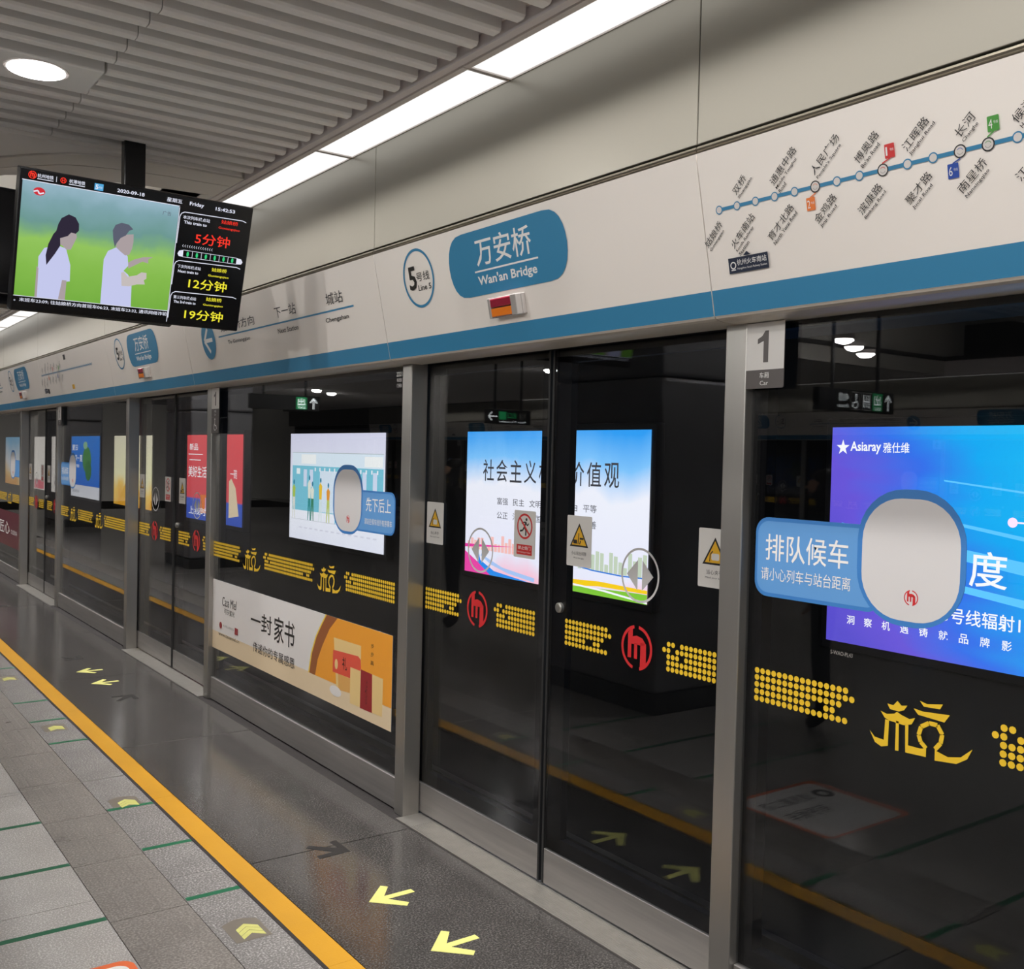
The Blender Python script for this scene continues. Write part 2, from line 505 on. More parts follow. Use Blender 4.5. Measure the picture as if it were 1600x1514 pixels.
# ---- green queue lines
ORDW = ['first', 'second', 'third', 'fourth', 'fifth', 'sixth', 'seventh', 'eighth', 'ninth']
ys = [q + 5 * k for k in (0, 1) for q in (1.58, 2.16, 2.74, 4.01, 4.62, 5.218)]
for side, x0, x1 in (('right', -1.195, -.974), ('left', -3.1, -1.503)):
    vis = [y for y in ys if y > 3.5 and (side == 'right' or y < 5.4)]
    for y in ys:
        if side == 'left' and y > 5.4: continue
        m = MB(); m.box((x0, y - .016, -.005), (x1, y + .016, .0008), 'floor_green')
        wh = ORDW[vis.index(y)] + ' from the bottom' if y in vis else 'below the frame'
        tag(m.build('queue_line'), ('short green floor line beside the yellow line, ' if side == 'right' else 'green floor line left of the tactile strip, ') + wh, 'floor marking', 'green queue lines on the floor')


def decal(name, pts, mat, label, grp=None, cat='floor sticker', back=None):
    cx = sum(p[0] for p in pts) / len(pts); cy = sum(p[1] for p in pts) / len(pts)
    o = MB()
    if back: o.prism_z([(x - cx, y - cy) for x, y in back], -.0005, .0006, 'floor_grey')
    o.prism_z([(x - cx, y - cy) for x, y in pts], -.0005, .0012, mat)
    o = o.build(name); o.location = (cx, cy, 0)
    return tag(o, label, cat, grp)


ARW = [(0, 0), (.113, .112), (.136, .088), (.078, .016), (.204, .016), (.204, -.016), (.078, -.016), (.136, -.088), (.113, -.112)]
for k in (0, 1):
    for y, wh in ((3.593, 'far'), (3.112, 'near')):
        decal('floor_arrow', [(-.592 + a, y + b + 5 * k) for a, b in ARW], 'floor_lime',
              ['yellow-green floor arrow nearer the post, in front of the closest door' if wh == 'far' else 'largest yellow-green floor arrow, lowest in the photo before the closest door',
               'farther yellow-green floor arrow in front of the second door' if wh == 'far' else 'nearer yellow-green floor arrow in front of the second door'][0 if k == 0 else 1])
DK = [(-.416, 4.108), (-.414, 4.262), (-.449, 4.253), (-.444, 4.17), (-.551, 4.265), (-.571, 4.243), (-.483, 4.139), (-.568, 4.134), (-.569, 4.10)]
for k in (0, 1, 2):
    for s in (0, 1):
        P = [(x, (y if s == 0 else 6.72 - y) + 5 * k) for x, y in DK]
        if s: P = P[::-1]
        if k == 2 and s == 0: continue
        lab = {(0, 0): 'dark slanting floor arrow left of the closest door, above the yellow-green arrows', (0, 1): 'dark slanting floor arrow under the lower right, before the closest door',
               (1, 1): 'dark bent floor arrow right of the two small yellow-green arrows', (1, 0): 'dark floor arrow left of the two small yellow-green arrows',
               (2, 1): 'faint dark floor arrow at the far left by the yellow line'}[(k, s)]
        decal('floor_arrow', P, 'floor_dark', lab)
for i, y in enumerate((1.98, 3.635, 5.29, 6.95, 8.605)):
    b = [(-1.16, y - .09), (-1.02, y - .09), (-1.02, y + .07), (-1.07, y + .1), (-1.11, y + .1), (-1.16, y + .07)]
    lab = ['small lime chevron floor sticker just below the frame', 'largest lime chevron floor sticker, between yellow line and tactile strip near the bottom', 'second lime chevron floor sticker, beside the first full green line',
           'third lime chevron floor sticker, halfway up the yellow line', 'farthest lime chevron floor sticker near the left edge'][i]
    o = MB(); cx, cy = -1.082, y
    o.prism_z([(p[0] - cx, p[1] - cy) for p in b], -.0005, .0006, 'floor_grey')
    for j in range(3):
        dy = -.047 + .03 * j
        o.prism_z([(-.043, dy), (-.043, dy - .027), (0, dy + .008), (.043, dy - .027), (.043, dy), (0, dy + .035)][::-1], 0, .0012, 'floor_lime')
    o = o.build('floor_chevron'); o.location = (cx, cy, 0); tag(o, lab, 'floor sticker')
# orange framed notice at the bottom edge
nb = Board((-2.2, 3.0, 0), (1, 0, 0), (0, 1, 0), .0004, .0006)
nb.rrect(.0, .69, -.0, .645, .05, 'floor_orange').rrect(.05, .665, .02, .615, .04, 'ink_white')
nb.ring(.14, .46, .03, .06, 'ink_black').text('请佩戴口罩', .24, .62, .42, .52, 'ink_black').text('有序候车', .3, .62, .25, .36, 'ink_black')
o = nb.build('floor_notice'); tag(o, 'orange framed white floor notice cut by the bottom edge of the photo', 'floor sticker')

# ---- track side behind the screens
def struct(name, mb): return tag(mb.build(name), kind='structure')


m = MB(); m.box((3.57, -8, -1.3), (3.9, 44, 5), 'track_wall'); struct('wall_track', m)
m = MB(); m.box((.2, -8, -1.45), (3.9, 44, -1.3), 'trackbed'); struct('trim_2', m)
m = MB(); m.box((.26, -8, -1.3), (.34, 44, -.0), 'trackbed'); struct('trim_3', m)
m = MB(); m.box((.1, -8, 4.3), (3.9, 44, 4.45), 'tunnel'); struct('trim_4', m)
for x in (1.05, 2.5):
    m = MB(); m.box((x - .035, -8, -1.3), (x + .035, 44, -1.14), 'rail', 0); tag(m.build('rail'), 'steel running rail on the dark trackbed behind the glass, %s' % ('nearer the platform' if x < 2 else 'nearer the posters'), 'rail')

# lit poster boxes on the track wall
LBZ0, LBZ1, LBX = .58, 2.07, 3.45


def lightbox(y0, y1, bgmat, label, paint=None):
    t = empty('light_box', (3.5, (y0 + y1) / 2, LBZ0))
    m = MB(); L = (y1 - y0) / 2
    m.box((-.045, -L - .05, -.06), (.06, L + .05, 1.55), 'black_trim', .006); m.build('housing', t)
    b = Board((LBX, 0, 0), (0, -1, 0), (0, 0, 1), .0012, .001)
    b.rect(-y1, -y0, LBZ0, LBZ1, bgmat)
    if paint: paint(b)
    o = b.build('poster', None); o.parent = t; o.matrix_parent_inverse = Matrix.Translation(-Vector(t.location))
    tag(t, label, 'light box'); return t


ramp_emit('lb1', [(0, sr(96, 84, 214)), (.25, sr(112, 92, 226)), (.45, sr(60, 120, 245)), (.66, sr(28, 180, 255)), (1, sr(40, 205, 255))], 'Y', 4.75, 2.3, 1.05, .5, 1.1, (1, .5, 2.2), -.35, .26)
ramp_emit('lb2', [(0, sr(255, 200, 220)), (.12, sr(240, 240, 255)), (.6, sr(245, 246, 255)), (.8, sr(130, 200, 255)), (1, sr(50, 160, 245))], 'Z', .58, 2.1, 1.15, .35, 1.2, (1, 1.2, .4))
ramp_emit('lb3', [(0, sr(236, 238, 250)), (.3, sr(246, 248, 255)), (1, sr(222, 222, 242))], 'Z', .58, 2.07, 1.15, .3, 1, (1, 3, .3))
ramp_emit('lb_red', [(0, sr(60, 90, 190)), (.24, sr(70, 100, 200)), (.26, sr(228, 84, 92)), (1, sr(240, 84, 88))], 'Z', .58, 2.07, 1.0)
ramp_emit('lb_yel', [(0, sr(240, 170, 50)), (.2, sr(250, 205, 90)), (.45, sr(245, 240, 190)), (1, sr(238, 230, 200))], 'Z', .58, 2.07, 1.05, .6, 1.5, (1, 1, 1))
ramp_emit('lb_blue', [(0, sr(236, 236, 240)), (.19, sr(232, 232, 240)), (.2, sr(30, 110, 215)), (1, sr(40, 130, 225))], 'Z', .58, 2.07, 1.0)
ramp_emit('lb_scene', [(0, sr(225, 160, 80)), (.2, sr(240, 200, 130)), (.4, sr(225, 225, 225)), (1, sr(120, 180, 215))], 'Z', .58, 2.07, 1.0, .8, .8, (1, 1, 1))


def p1(b):
    b.many([[(-4.35, 1.35), (-1.62, .98), (-1.62, 1.08), (-4.35, 1.41)], [(-4.0, 1.52), (-1.62, 1.16), (-1.62, 1.2), (-4.0, 1.535)], [(-3.6, 1.72), (-1.62, 1.5), (-1.62, 1.52), (-3.6, 1.73)],
            [(-4.4, 1.15), (-1.62, .8), (-1.62, .87), (-4.4, 1.18)]], E(96, 200, 255, 1.2))
    b.many([[(-3.16, 1.494), (-2.2, 1.486), (-2.2, 1.476), (-3.16, 1.484)]], E(255, 225, 250, 1.4)); b.disc(-3.15, 1.488, .03, .03, E(255, 210, 245, 1.5))
    star = [(math.sin(i * PI / 5) * (.055 if i % 2 == 0 else .022) - 4.36, math.cos(i * PI / 5) * (.055 if i % 2 == 0 else .022) + 1.93) for i in range(10)]
    b.poly(star, 'e_white')
    b.text('Asiaray', -4.30, -4.06, 1.886, 1.972, 'e_white', .02).text('雅仕维', -4.045, -3.85, 1.895, 1.965, 'e_white', .012)
    b.text('度', -3.41, -3.17, 1.078, 1.30, 'e_white', .012)
    b.text('数跃2020  5号线辐射1', -4.06, -3.08, .83, .93, 'e_white', .012)
    for i, ch in enumerate('洞察机遇铸就品牌影响力'):
        u = -4.285 + i * .137; b.text(ch, u, u + .062, .715, .775, 'e_white', .008)


lightbox(1.62, 4.45, 'lb1', 'lit purple and cyan poster box at the right edge, behind the glass', p1)


def p2(b):
    sky = E(250, 250, 255, 1.2)
    for i, ch in enumerate('社会主义核心价值观'):
        if i in (4, 5): pass
        u = -8.79 + i * .241; b.text(ch, u, u + .2, 1.555, 1.78, E(70, 70, 76, 1.0), .006)
    for r, row in enumerate((('富强 民主 文明 和谐 自由 平等'), ('公正 法治 爱国 敬业 诚信 友善'))):
        for i, wd in enumerate(row.split()):
            u = -8.52 + i * .275; b.text(wd, u, u + .19, 1.32 - .145 * r, 1.392 - .145 * r, E(90, 90, 98, 1.0), .004)
    sk = E(255, 196, 190, 1.15)
    random.seed(3)
    b.many([[(u, .83), (u + .05, .83), (u + .05, .83 + h), (u, .83 + h)] for u, h in [(-9.05 + .062 * i, .05 + .12 * random.random()) for i in range(15)]], sk)
    b.many([[(u, .80), (u + .05, .80), (u + .05, .80 + h), (u, .80 + h)] for u, h in [(-7.2 + .062 * i, .06 + .16 * random.random()) for i in range(15)]], E(200, 214, 190, 1.15))
    b.poly([(-9.1, .875), (-8.2, .905), (-9.1, .84)], E(236, 60, 160, 1.2))
    b.poly([(-9.1, .80), (-8.86, .70), (-8.6, .58), (-9.1, .58)], E(236, 70, 165, 1.2))
    b.poly([(-8.84, .80), (-8.80, .72), (-8.55, .63), (-7.95, .58), (-8.62, .58), (-8.86, .70)], E(40, 140, 235, 1.2))
    b.poly([(-8.76, .82), (-8.70, .76), (-8.4, .68), (-7.86, .63), (-7.86, .59), (-8.3, .63), (-8.6, .69), (-8.80, .77)], E(170, 200, 245, 1.2))
    b.poly([(-7.30, .69), (-6.9, .71), (-6.27, .70), (-6.27, .67), (-6.9, .665), (-7.3, .63)], E(250, 206, 30, 1.2))
    b.poly([(-7.30, .63), (-6.9, .645), (-6.5, .66), (-6.27, .665), (-6.27, .58), (-7.3, .58)], E(130, 200, 60, 1.2))
    b.poly([(-7.30, .655), (-6.8, .64), (-6.27, .60), (-6.27, .585), (-6.85, .625), (-7.3, .64)], sky)
    b.line([(-7.3, .83), (-7.0, .80), (-6.6, .79), (-6.27, .80)], .012, E(40, 120, 220, 1.2))


lightbox(6.27, 9.10, 'lb2', 'lit white and sky-blue slogan poster box seen through the closest door', p2)


def p3(b):
    b.rect(-13.66, -10.95, 1.80, 1.81, E(190, 200, 205, 1.1)); b.rect(-13.66, -10.95, 1.62, 1.80, E(226, 240, 250, 1.15))
    b.rect(-13.66, -10.95, .99, 1.62, E(128, 204, 224, 1.1))
    b.rect(-13.36, -12.88, 1.65, 1.78, E(250, 252, 250, 1.15)).rect(-11.45, -10.97, 1.64, 1.77, E(250, 252, 250, 1.15))
    b.rect(-12.75, -12.0, 1.0, 1.56, E(222, 236, 248, 1.15)); b.rect(-13.52, -13.40, 1.50, 1.58, E(240, 250, 250, 1.15))
    for u in (-13.28, -13.08, -11.5, -11.22): b.rect(u, u + .11, 1.33, 1.57, E(214, 226, 246, 1.15))
    random.seed(8)
    for i in range(13):
        u = -12.9 + i * .15; b.line([(u, 1.6), (u, 1.55)], .035, E(250, 250, 255, 1.15))
    ppl = [(-13.6, E(180, 205, 90, 1.1), E(232, 232, 220, 1.1)), (-13.08, E(236, 240, 225, 1.1), E(60, 150, 150, 1.1)), (-12.98, E(236, 240, 225, 1.1), E(70, 140, 110, 1.1)),
           (-12.72, E(250, 205, 60, 1.1), E(226, 240, 240, 1.1)), (-12.48, E(240, 160, 60, 1.1), E(200, 210, 110, 1.1)), (-12.22, E(90, 200, 225, 1.1), E(80, 190, 220, 1.1)), (-11.95, E(90, 190, 190, 1.1), E(70, 170, 180, 1.1))]
    for u, c1, c2 in ppl:
        hgt = random.uniform(1.36, 1.46)
        b.poly([(u - .035, 1.16), (u + .04, 1.16), (u + .055, hgt - .08), (u, hgt - .03), (u - .05, hgt - .08)], c1)
        b.poly([(u - .035, 1.17), (u + .045, 1.17), (u + .05, .86), (u + .03, .86), (u + .005, 1.08), (u - .03, .86), (u - .05, .86)], c2)
        b.disc(u + .004, hgt, .024, .035, E(40, 130, 160, 1.1), 10)
    b.rect(-13.66, -10.98, .86, .865, E(190, 195, 205, 1.1))
    for i in range(14): b.rect(-13.4 + i * .17, -13.3 + i * .17, .74, .76, E(225, 226, 240, 1.1))


lightbox(10.91, 13.74, 'lb3', 'lit pale poster box with a blue train-door scene, behind the middle glass', p3)


def p4(b):
    b.text('新品', -18.2, -17.75, 1.80, 1.92, 'e_white', .03).rect(-18.25, -17.5, 1.72, 1.735, 'e_white').rect(-18.2, -17.6, 1.62, 1.635, 'e_white')
    b.text('美好生活从', -18.25, -17.05, 1.32, 1.52, 'e_white', .02)
    b.poly([(-17.6, 1.02), (-16.9, 1.05), (-16.9, .72), (-17.6, .70)], E(240, 130, 60, 1)).poly([(-17.35, .98), (-17.1, .98), (-17.1, .74), (-17.35, .74)], E(230, 170, 200, 1))
    b.text('上线时间', -18.2, -17.0, .66, .80, 'e_white', .02)
    b.poly([(-16.2, .7), (-15.75, .75), (-15.9, 1.2), (-16.1, 1.35), (-16.2, 1.3)], E(236, 214, 180, 1)); b.text('一碗', -16.15, -15.85, 1.35, 1.5, 'e_white')


lightbox(15.6, 18.33, 'lb_red', 'lit coral-red poster box with white lettering, behind the second door', p4)
lightbox(20.47, 23.28, 'lb_yel', 'lit cream and yellow poster box just left of the second door', lambda b: b.poly([(-22.8, .75), (-21.2, .75), (-21.6, 1.25), (-22.3, 1.1)], E(240, 180, 40, 1)))


def p6(b):
    b.disc(-25.75, 1.5, .42, .32, E(70, 140, 70, 1)); b.disc(-25.6, 1.25, .3, .25, E(50, 120, 60, 1)); b.disc(-25.9, 1.85, .2, .09, E(150, 200, 160, 1))
    b.text('夏日', -27.25, -26.7, 1.72, 1.86, 'e_white', .03).text('清凉一夏', -27.25, -26.2, 1.45, 1.62, 'e_white', .03).text('特惠', -27.2, -26.5, 1.3, 1.38, 'e_white')
    b.text('活动时间', -27.2, -26.5, .68, .76, E(120, 120, 130, 1))


lightbox(24.55, 27.34, 'lb_blue', 'lit blue poster box with a green plant shape, left of the yellow one', p6)
lightbox(29.2, 31.96, E(240, 232, 222, 1.05), 'lit beige poster box seen through the third door', lambda b: b.text('好茶', -31.0, -30.7, .95, 1.25, E(90, 60, 50, 1)).rect(-31.9, -30.6, .60, .85, E(220, 90, 110, 1)))
lightbox(33.8, 36.6, 'lb_scene', 'lit landscape poster box at the far left edge')

# ---- ceiling -------------------------------------------------------------
m = MB(); m.box((-13.2, -9, 3.52), (-.43, 5.45, 3.58), 'ceiling_void'); m.box((-13.2, 9.2, 3.52), (-.43, 40, 3.58), 'ceiling_void')
m.box((-13.2, 5.3, 4.15), (-.2, 9.4, 4.22), 'vault_white')
ceil = struct('ceiling', m)
BP = .1425


def baf_mesh(L, n=1, y0=0):
    m = MB()
    for i in range(n):
        y = y0 + i * BP
        prof = [(-.030, .15), (-.030, .012), (-.024, .003), (-.016, 0), (.016, 0), (.024, .003), (.030, .012), (.030, .15)]
        V = [(0, y + a, z) for a, z in prof] + [(-L, y + a, z) for a, z in prof]; k = len(prof)
        m.add(V, [(j, (j + 1) % k, k + (j + 1) % k, k + j) for j in range(k)] + [tuple(range(k)), tuple(range(2 * k - 1, k - 1, -1))], 'baffle_grey')
    return m


b1 = baf_mesh(.993).build('ceiling_baffle', ceil); b2 = baf_mesh(1.41).build('ceiling_baffle', ceil)
first = [True, True]
for k in range(-14, 19):
    y = 2.688 + BP * k
    for j, (o, x) in enumerate(((b1, -.49), (b2, -1.487))):
        if j == 1 and 10 < k < 13 + 0: continue
        q = o if first[j] else o.copy()
        if not first[j]: COL.objects.link(q)
        first[j] = False
        q.location = (x, y, 3.29)
# far and out-of-frame baffles
m = MB()
def addb(x0, L, ya, yb):
    mm = baf_mesh(L, int((yb - ya) / BP), 0)
    o = len(m.v); m.v += [(x0 + v[0], ya + v[1], 3.29 + v[2]) for v in mm.v]
    i = m.mi('baffle_grey')
    for f in mm.f: m.f.append([o + q for q in f]); m.m.append(i); m.sm.append(False)
addb(-2.9, 9.7, -2, 5.3); addb(-.49, 12.1, 9.3, 30); addb(-.49, 12.1, -8, .6)
tag(m.build('baffle_field', ceil), kind='stuff')
# housing plate of the downlight between baffles
m = MB(); m.box((-2.1, 4.235, 3.285), (-1.49, 4.515, 3.40), 'baffle_grey', .008); pl = m.build('lamp_plate', ceil)
# trims beside the light strip
m = MB(); m.prism_y([(-.49, 3.52), (-.49, 3.335), (-.475, 3.335), (-.475, 3.283), (-.441, 3.283), (-.441, 3.293), (-.432, 3.293), (-.432, 3.52)], -6, 34, 'ceiling_trim'); struct('trim_5', m)
m = MB(); m.prism_y([(-12.65, 3.52), (-12.65, 3.283), (-12.71, 3.283), (-12.71, 3.52)], -6, 34, 'ceiling_trim'); struct('trim_6', m)
# curved edge bands of the ceiling opening
A = [(-.49, 5.395), (-.9, 5.395), (-1.1, 5.395), (-1.24, 5.395), (-1.36, 5.395), (-1.5, 5.395), (-1.7, 5.395), (-2.3, 5.395)]
B = [(-.49, 5.398), (-.9, 5.405), (-1.1, 5.435), (-1.24, 5.475), (-1.33, 5.535), (-1.47, 5.665), (-1.62, 5.86), (-2.0, 6.5)]
Cc = [(-.49, 5.585), (-.83, 5.602), (-1.05, 5.635), (-1.24, 5.695), (-1.33, 5.745), (-1.455, 5.88), (-1.58, 6.03), (-1.9, 6.6)]
D = [(-.49, 5.86), (-.84, 5.90), (-1.02, 5.94), (-1.18, 5.99), (-1.30, 6.04), (-1.42, 6.10), (-1.53, 6.19), (-1.86, 6.75)]


def band(a, b, za, zb, mat, name):
    m = MB(); n = len(a)
    V = [(x, y, za) for x, y in a] + [(x, y, zb) for x, y in b] + [(x, y, za + .05) for x, y in a] + [(x, y, zb + .05) for x, y in b]
    F = []
    for i in range(n - 1):
        F += [(i, i + 1, n + i + 1, n + i), (2 * n + i, 3 * n + i, 3 * n + i + 1, 2 * n + i + 1), (i, 2 * n + i, 2 * n + i + 1, i + 1), (n + i, n + i + 1, 3 * n + i + 1, 3 * n + i)]
    F += [(0, n, 3 * n, 2 * n), (n - 1, 3 * n - 1, 4 * n - 1, 2 * n - 1)]
    m.add(V, F, mat); return struct(name, m)


band(A, B, 3.305, 3.30, 'baffle_grey', 'trim_7')
band(B, [(x, y - .012) for x, y in Cc], 3.29, 3.285, 'ceiling_band', 'trim_8')
band(Cc, D, 3.285, 3.29, 'ceiling_band', 'trim_9')
m = MB(); n = len(D)
m.add([(x, y, 3.29) for x, y in D] + [(x, y, 4.16) for x, y in D], [(i, i + 1, n + i + 1, n + i) for i in range(n - 1)], 'vault_white')
m.box((-13.2, 9.25, 3.29), (-.49, 9.29, 4.2), 'vault_white'); m.box((-13.2, 5.32, 3.3), (-1.9, 5.38, 4.2), 'vault_white')
struct('trim_10', m)
m = MB(); m.box((-.49, 5.4, 3.29), (-.44, 9.3, 4.2), 'vault_white'); struct('trim_11', m)
area('cove_lamp', (-3.2, 6.6, 3.7), 2.4, .3, 60, PI, (1, .98, .95), (math.radians(115), 0, 0))
area('cove_lamp', (-8.5, 7.2, 3.75), 3, .3, 60, PI, (1, .98, .95), (math.radians(115), 0, 0))

# downlights
proto = None
DL = [(-1.715, 4.37, 'large round downlight set in the slatted ceiling at the upper left'), (-2.4, 14.75, 'round downlight far down the platform ceiling, mirrored in the floor'),
      (-2.3, 18.35, None), (-2.95, 18.1, None), (-3.7, 17.98, None), (-7.5, 7.41, 'r1'), (-8.23, 7.79, 'r2'), (-8.99, 8.16, 'r3'), (-7.7, 13.41, 'r4'),
      (-7.65, 22.14, 'r5'), (-8.43, 22.97, 'r5'), (-2.3, .6, 'o'), (-3.2, -2.0, 'o'), (-4.6, 1.6, 'o'), (-7.5, 2.5, 'o'), (-5.2, 11, 'o'), (-3.9, 4.37, 'o')]  # 'o' entries: unseen lamps added to brighten the header panels and floor
for i, (x, y, lab) in enumerate(DL):
    if proto is None:
        t = empty('downlight'); m = MB(); m.cyl((0, 0, 0), (0, 0, .05), .118, 'lamp_frame', 40)
        m.build('trim_ring', t)
        m = MB(); m.cyl((0, 0, -.002), (0, 0, .004), .104, 'downlight_glow', 40); m.build('lens', t)
        proto = t
        t2 = empty('downlight'); m = MB(); m.cyl((0, 0, 0), (0, 0, .05), .128, 'lamp_frame', 40); m.build('trim_ring', t2)
        m = MB(); n = 28; V = [(0, 0, -.06)]; F = []
        for a in range(1, 7):
            th = PI / 2 * a / 6; V += [(.112 * math.sin(th) * math.cos(2 * PI * q / n), .112 * math.sin(th) * math.sin(2 * PI * q / n), -.06 * math.cos(th)) for q in range(n)]
        F += [(0, 1 + q, 1 + (q + 1) % n) for q in range(n)]
        for a in range(5): F += [(1 + a * n + q, 1 + (a + 1) * n + q, 1 + (a + 1) * n + (q + 1) % n, 1 + a * n + (q + 1) % n) for q in range(n)]
        m.add(V, F, 'dome_glow', True); m.build('lens', t2); index_kids()
    else: t = t2 if i == 1 else copy_tree(t2)
    t.location = (x, y, 3.281)
    L = {'r1': 'round downlight mirrored in the right-hand glass, topmost of three', 'r2': 'round downlight mirrored in the right-hand glass, middle of three', 'r3': 'round downlight mirrored in the right-hand glass, lowest of three',
         'r4': 'round downlight mirrored beside the middle of the closest door', 'r5': 'round downlight mirrored above the exit arrow in the middle glass', 'o': 'added round fill lamp in the platform ceiling, unseen outside the frame',
         None: 'round downlight far along the platform, one of three in a row'}.get(lab, lab)
    tag(t, L, 'ceiling light', 'downlights in the platform ceiling')
    if lab != 'o' and i != 0: continue  # spots only for the first downlight and the added fill lamps
    sd = bpy.data.lights.new('downlight_and_fill_lamp', 'SPOT'); sd.energy = {0: .1}.get(i, 1.25 if lab == 'o' else 1) * SPOT_W; sd.spot_size = math.radians(178); sd.spot_blend = .12; sd.shadow_soft_size = .03; sd.color = (1, .975, .95)
    so = bpy.data.objects.new('downlight_and_fill_lamp', sd); so.location = (x, y, 3.245 if i == 0 else 3.16); COL.objects.link(so)

# ================================================================== SCREEN MODULES (5 m pitch)
# module k: post A (y 2.22-2.31), door (2.31-4.36), post B (4.36-4.45), fixed panel (4.45-7.22)
def shift(o, dy): o.location.y += dy; return o


def make_post(y0, y1):
    t = MB(); t.box((0, y0, -.003), (.094, y1, 2.262), 'steel', .004); return t.build('door_post')


def glyph(b, u0, mat='dot_yellow'):
    """city character from the yellow band, u0 = left edge (first measured at -1.745)"""
    d = u0 + 1.745
    P = [
        [(-1.69, 1.134), (-1.671, 1.133), (-1.658, 1.148), (-1.645, 1.137), (-1.627, 1.141), (-1.637, 1.126), (-1.653, 1.119), (-1.681, 1.12)],
        [(-1.711, 1.109), (-1.691, 1.104), (-1.667, 1.110), (-1.659, 1.117), (-1.644, 1.111), (-1.619, 1.105), (-1.602, 1.112), (-1.612, 1.092), (-1.636, 1.084), (-1.683, 1.087), (-1.697, 1.092)],
        [(-1.695, 1.088), (-1.683, 1.087), (-1.684, 1.014), (-1.705, 1.007), (-1.726, 1.015), (-1.745, 1.046), (-1.727, 1.030), (-1.698, 1.028)],
        [(-1.661, 1.091), (-1.652, 1.091), (-1.650, 1.008), (-1.661, 1.007)],
        [(-1.632, 1.087), (-1.622, 1.088), (-1.621, 1.031), (-1.629, 1.009)],
        [(-1.621, 1.031), (-1.583, 1.031), (-1.566, 1.036), (-1.566, 1.012), (-1.629, 1.009)],
        [(-1.59, 1.163), (-1.568, 1.158), (-1.521, 1.167), (-1.529, 1.152), (-1.577, 1.149)],
        [(-1.608, 1.138), (-1.58, 1.135), (-1.5, 1.142), (-1.515, 1.119), (-1.593, 1.123)],
        [(-1.540, 1.042), (-1.535, 1.036), (-1.502, 1.028), (-1.465, 1.037), (-1.433, 1.066), (-1.447, 1.036), (-1.477, 1.016), (-1.54, 1.009)],
    ]
    arc = [(-1.566, 1.036), (-1.583, 1.050), (-1.590, 1.068), (-1.583, 1.092), (-1.560, 1.107), (-1.535, 1.107), (-1.520, 1.085), (-1.524, 1.060), (-1.540, 1.040)]
    b.many([[(u + d, v) for u, v in p] for p in P], mat)
    b.line([(u + d, v) for u, v in arc], .0125, mat)


def hexdot(u, v, r=.0098, n=9): return [(u + r * math.cos(2 * PI * i / n + .2), v + r * math.sin(2 * PI * i / n + .2)) for i in range(n)]


DP, RZ = .0223, [1.142, 1.1195, 1.097, 1.0745, 1.052]


def dots_right_end(b, ustart, uend):
    """columns from ustart; the right end is stepped, tip at uend (row 2)"""
    n = int(round((uend - ustart) / DP)); D_ = []
    for r, z in enumerate(RZ):
        last = n - [1, 0, 2, 3, 1][r]
        for c in range(last + 1):
            if r == 3 and c in (n - 5, n - 6 + 0): continue
            D_.append(hexdot(uend - (n - c) * DP, z))
    b.many(D_, 'dot_yellow')


def dots_left_end(b, ustart, uend):
    n = int(round((uend - ustart) / DP)); D_ = []
    for r, z in enumerate(RZ):
        for c in range(0 if r == 1 else 1, n + 1):
            if (r == 0 and c == 3) or (r == 1 and c == 2) or (r == 2 and c == 4): continue
            D_.append(hexdot(ustart + c * DP, z))
    b.many(D_, 'dot_yellow')


def dots_both(b, u0, u1):
    n = int(round((u1 - u0) / DP)); D_ = []
    for r, z in enumerate(RZ):
        for c in range(0 if r == 1 else 1, n + 1 - [1, 0, 2, 3, 1][r]):
            if (r == 0 and c == 3) or (r == 1 and c == 2) or (r == 2 and c == 4) or (r == 3 and c in (n - 5, n - 6)): continue
            D_.append(hexdot(u0 + c * DP, z))
    b.many(D_, 'dot_yellow')


def metro_logo(b, cu, cv, r, mat='metro_red'):
    k = r / .085
    b.ring(cu, cv, .073 * k, .085 * k, mat, 16, PI * .56, PI * 1.42).ring(cu, cv, .073 * k, .085 * k, mat, 16, -PI * .43, PI * .46)
    m = [[(-.048, -.042), (-.029, -.042), (-.029, .015), (-.022, .045), (-.023, .077), (-.048, .052)], [(-.030, .012), (.030, .012), (.050, .020), (.030, .040), (.0, .046), (-.025, .040)],
         [(-.013, -.042), (.004, -.042), (.004, .016), (-.013, .016)], [(.021, -.083), (.036, -.076), (.053, -.050), (.051, .022), (.021, .022)]]
    b.many([[(cu + x * k, cv + y * k) for x, y in p] for p in m], mat)


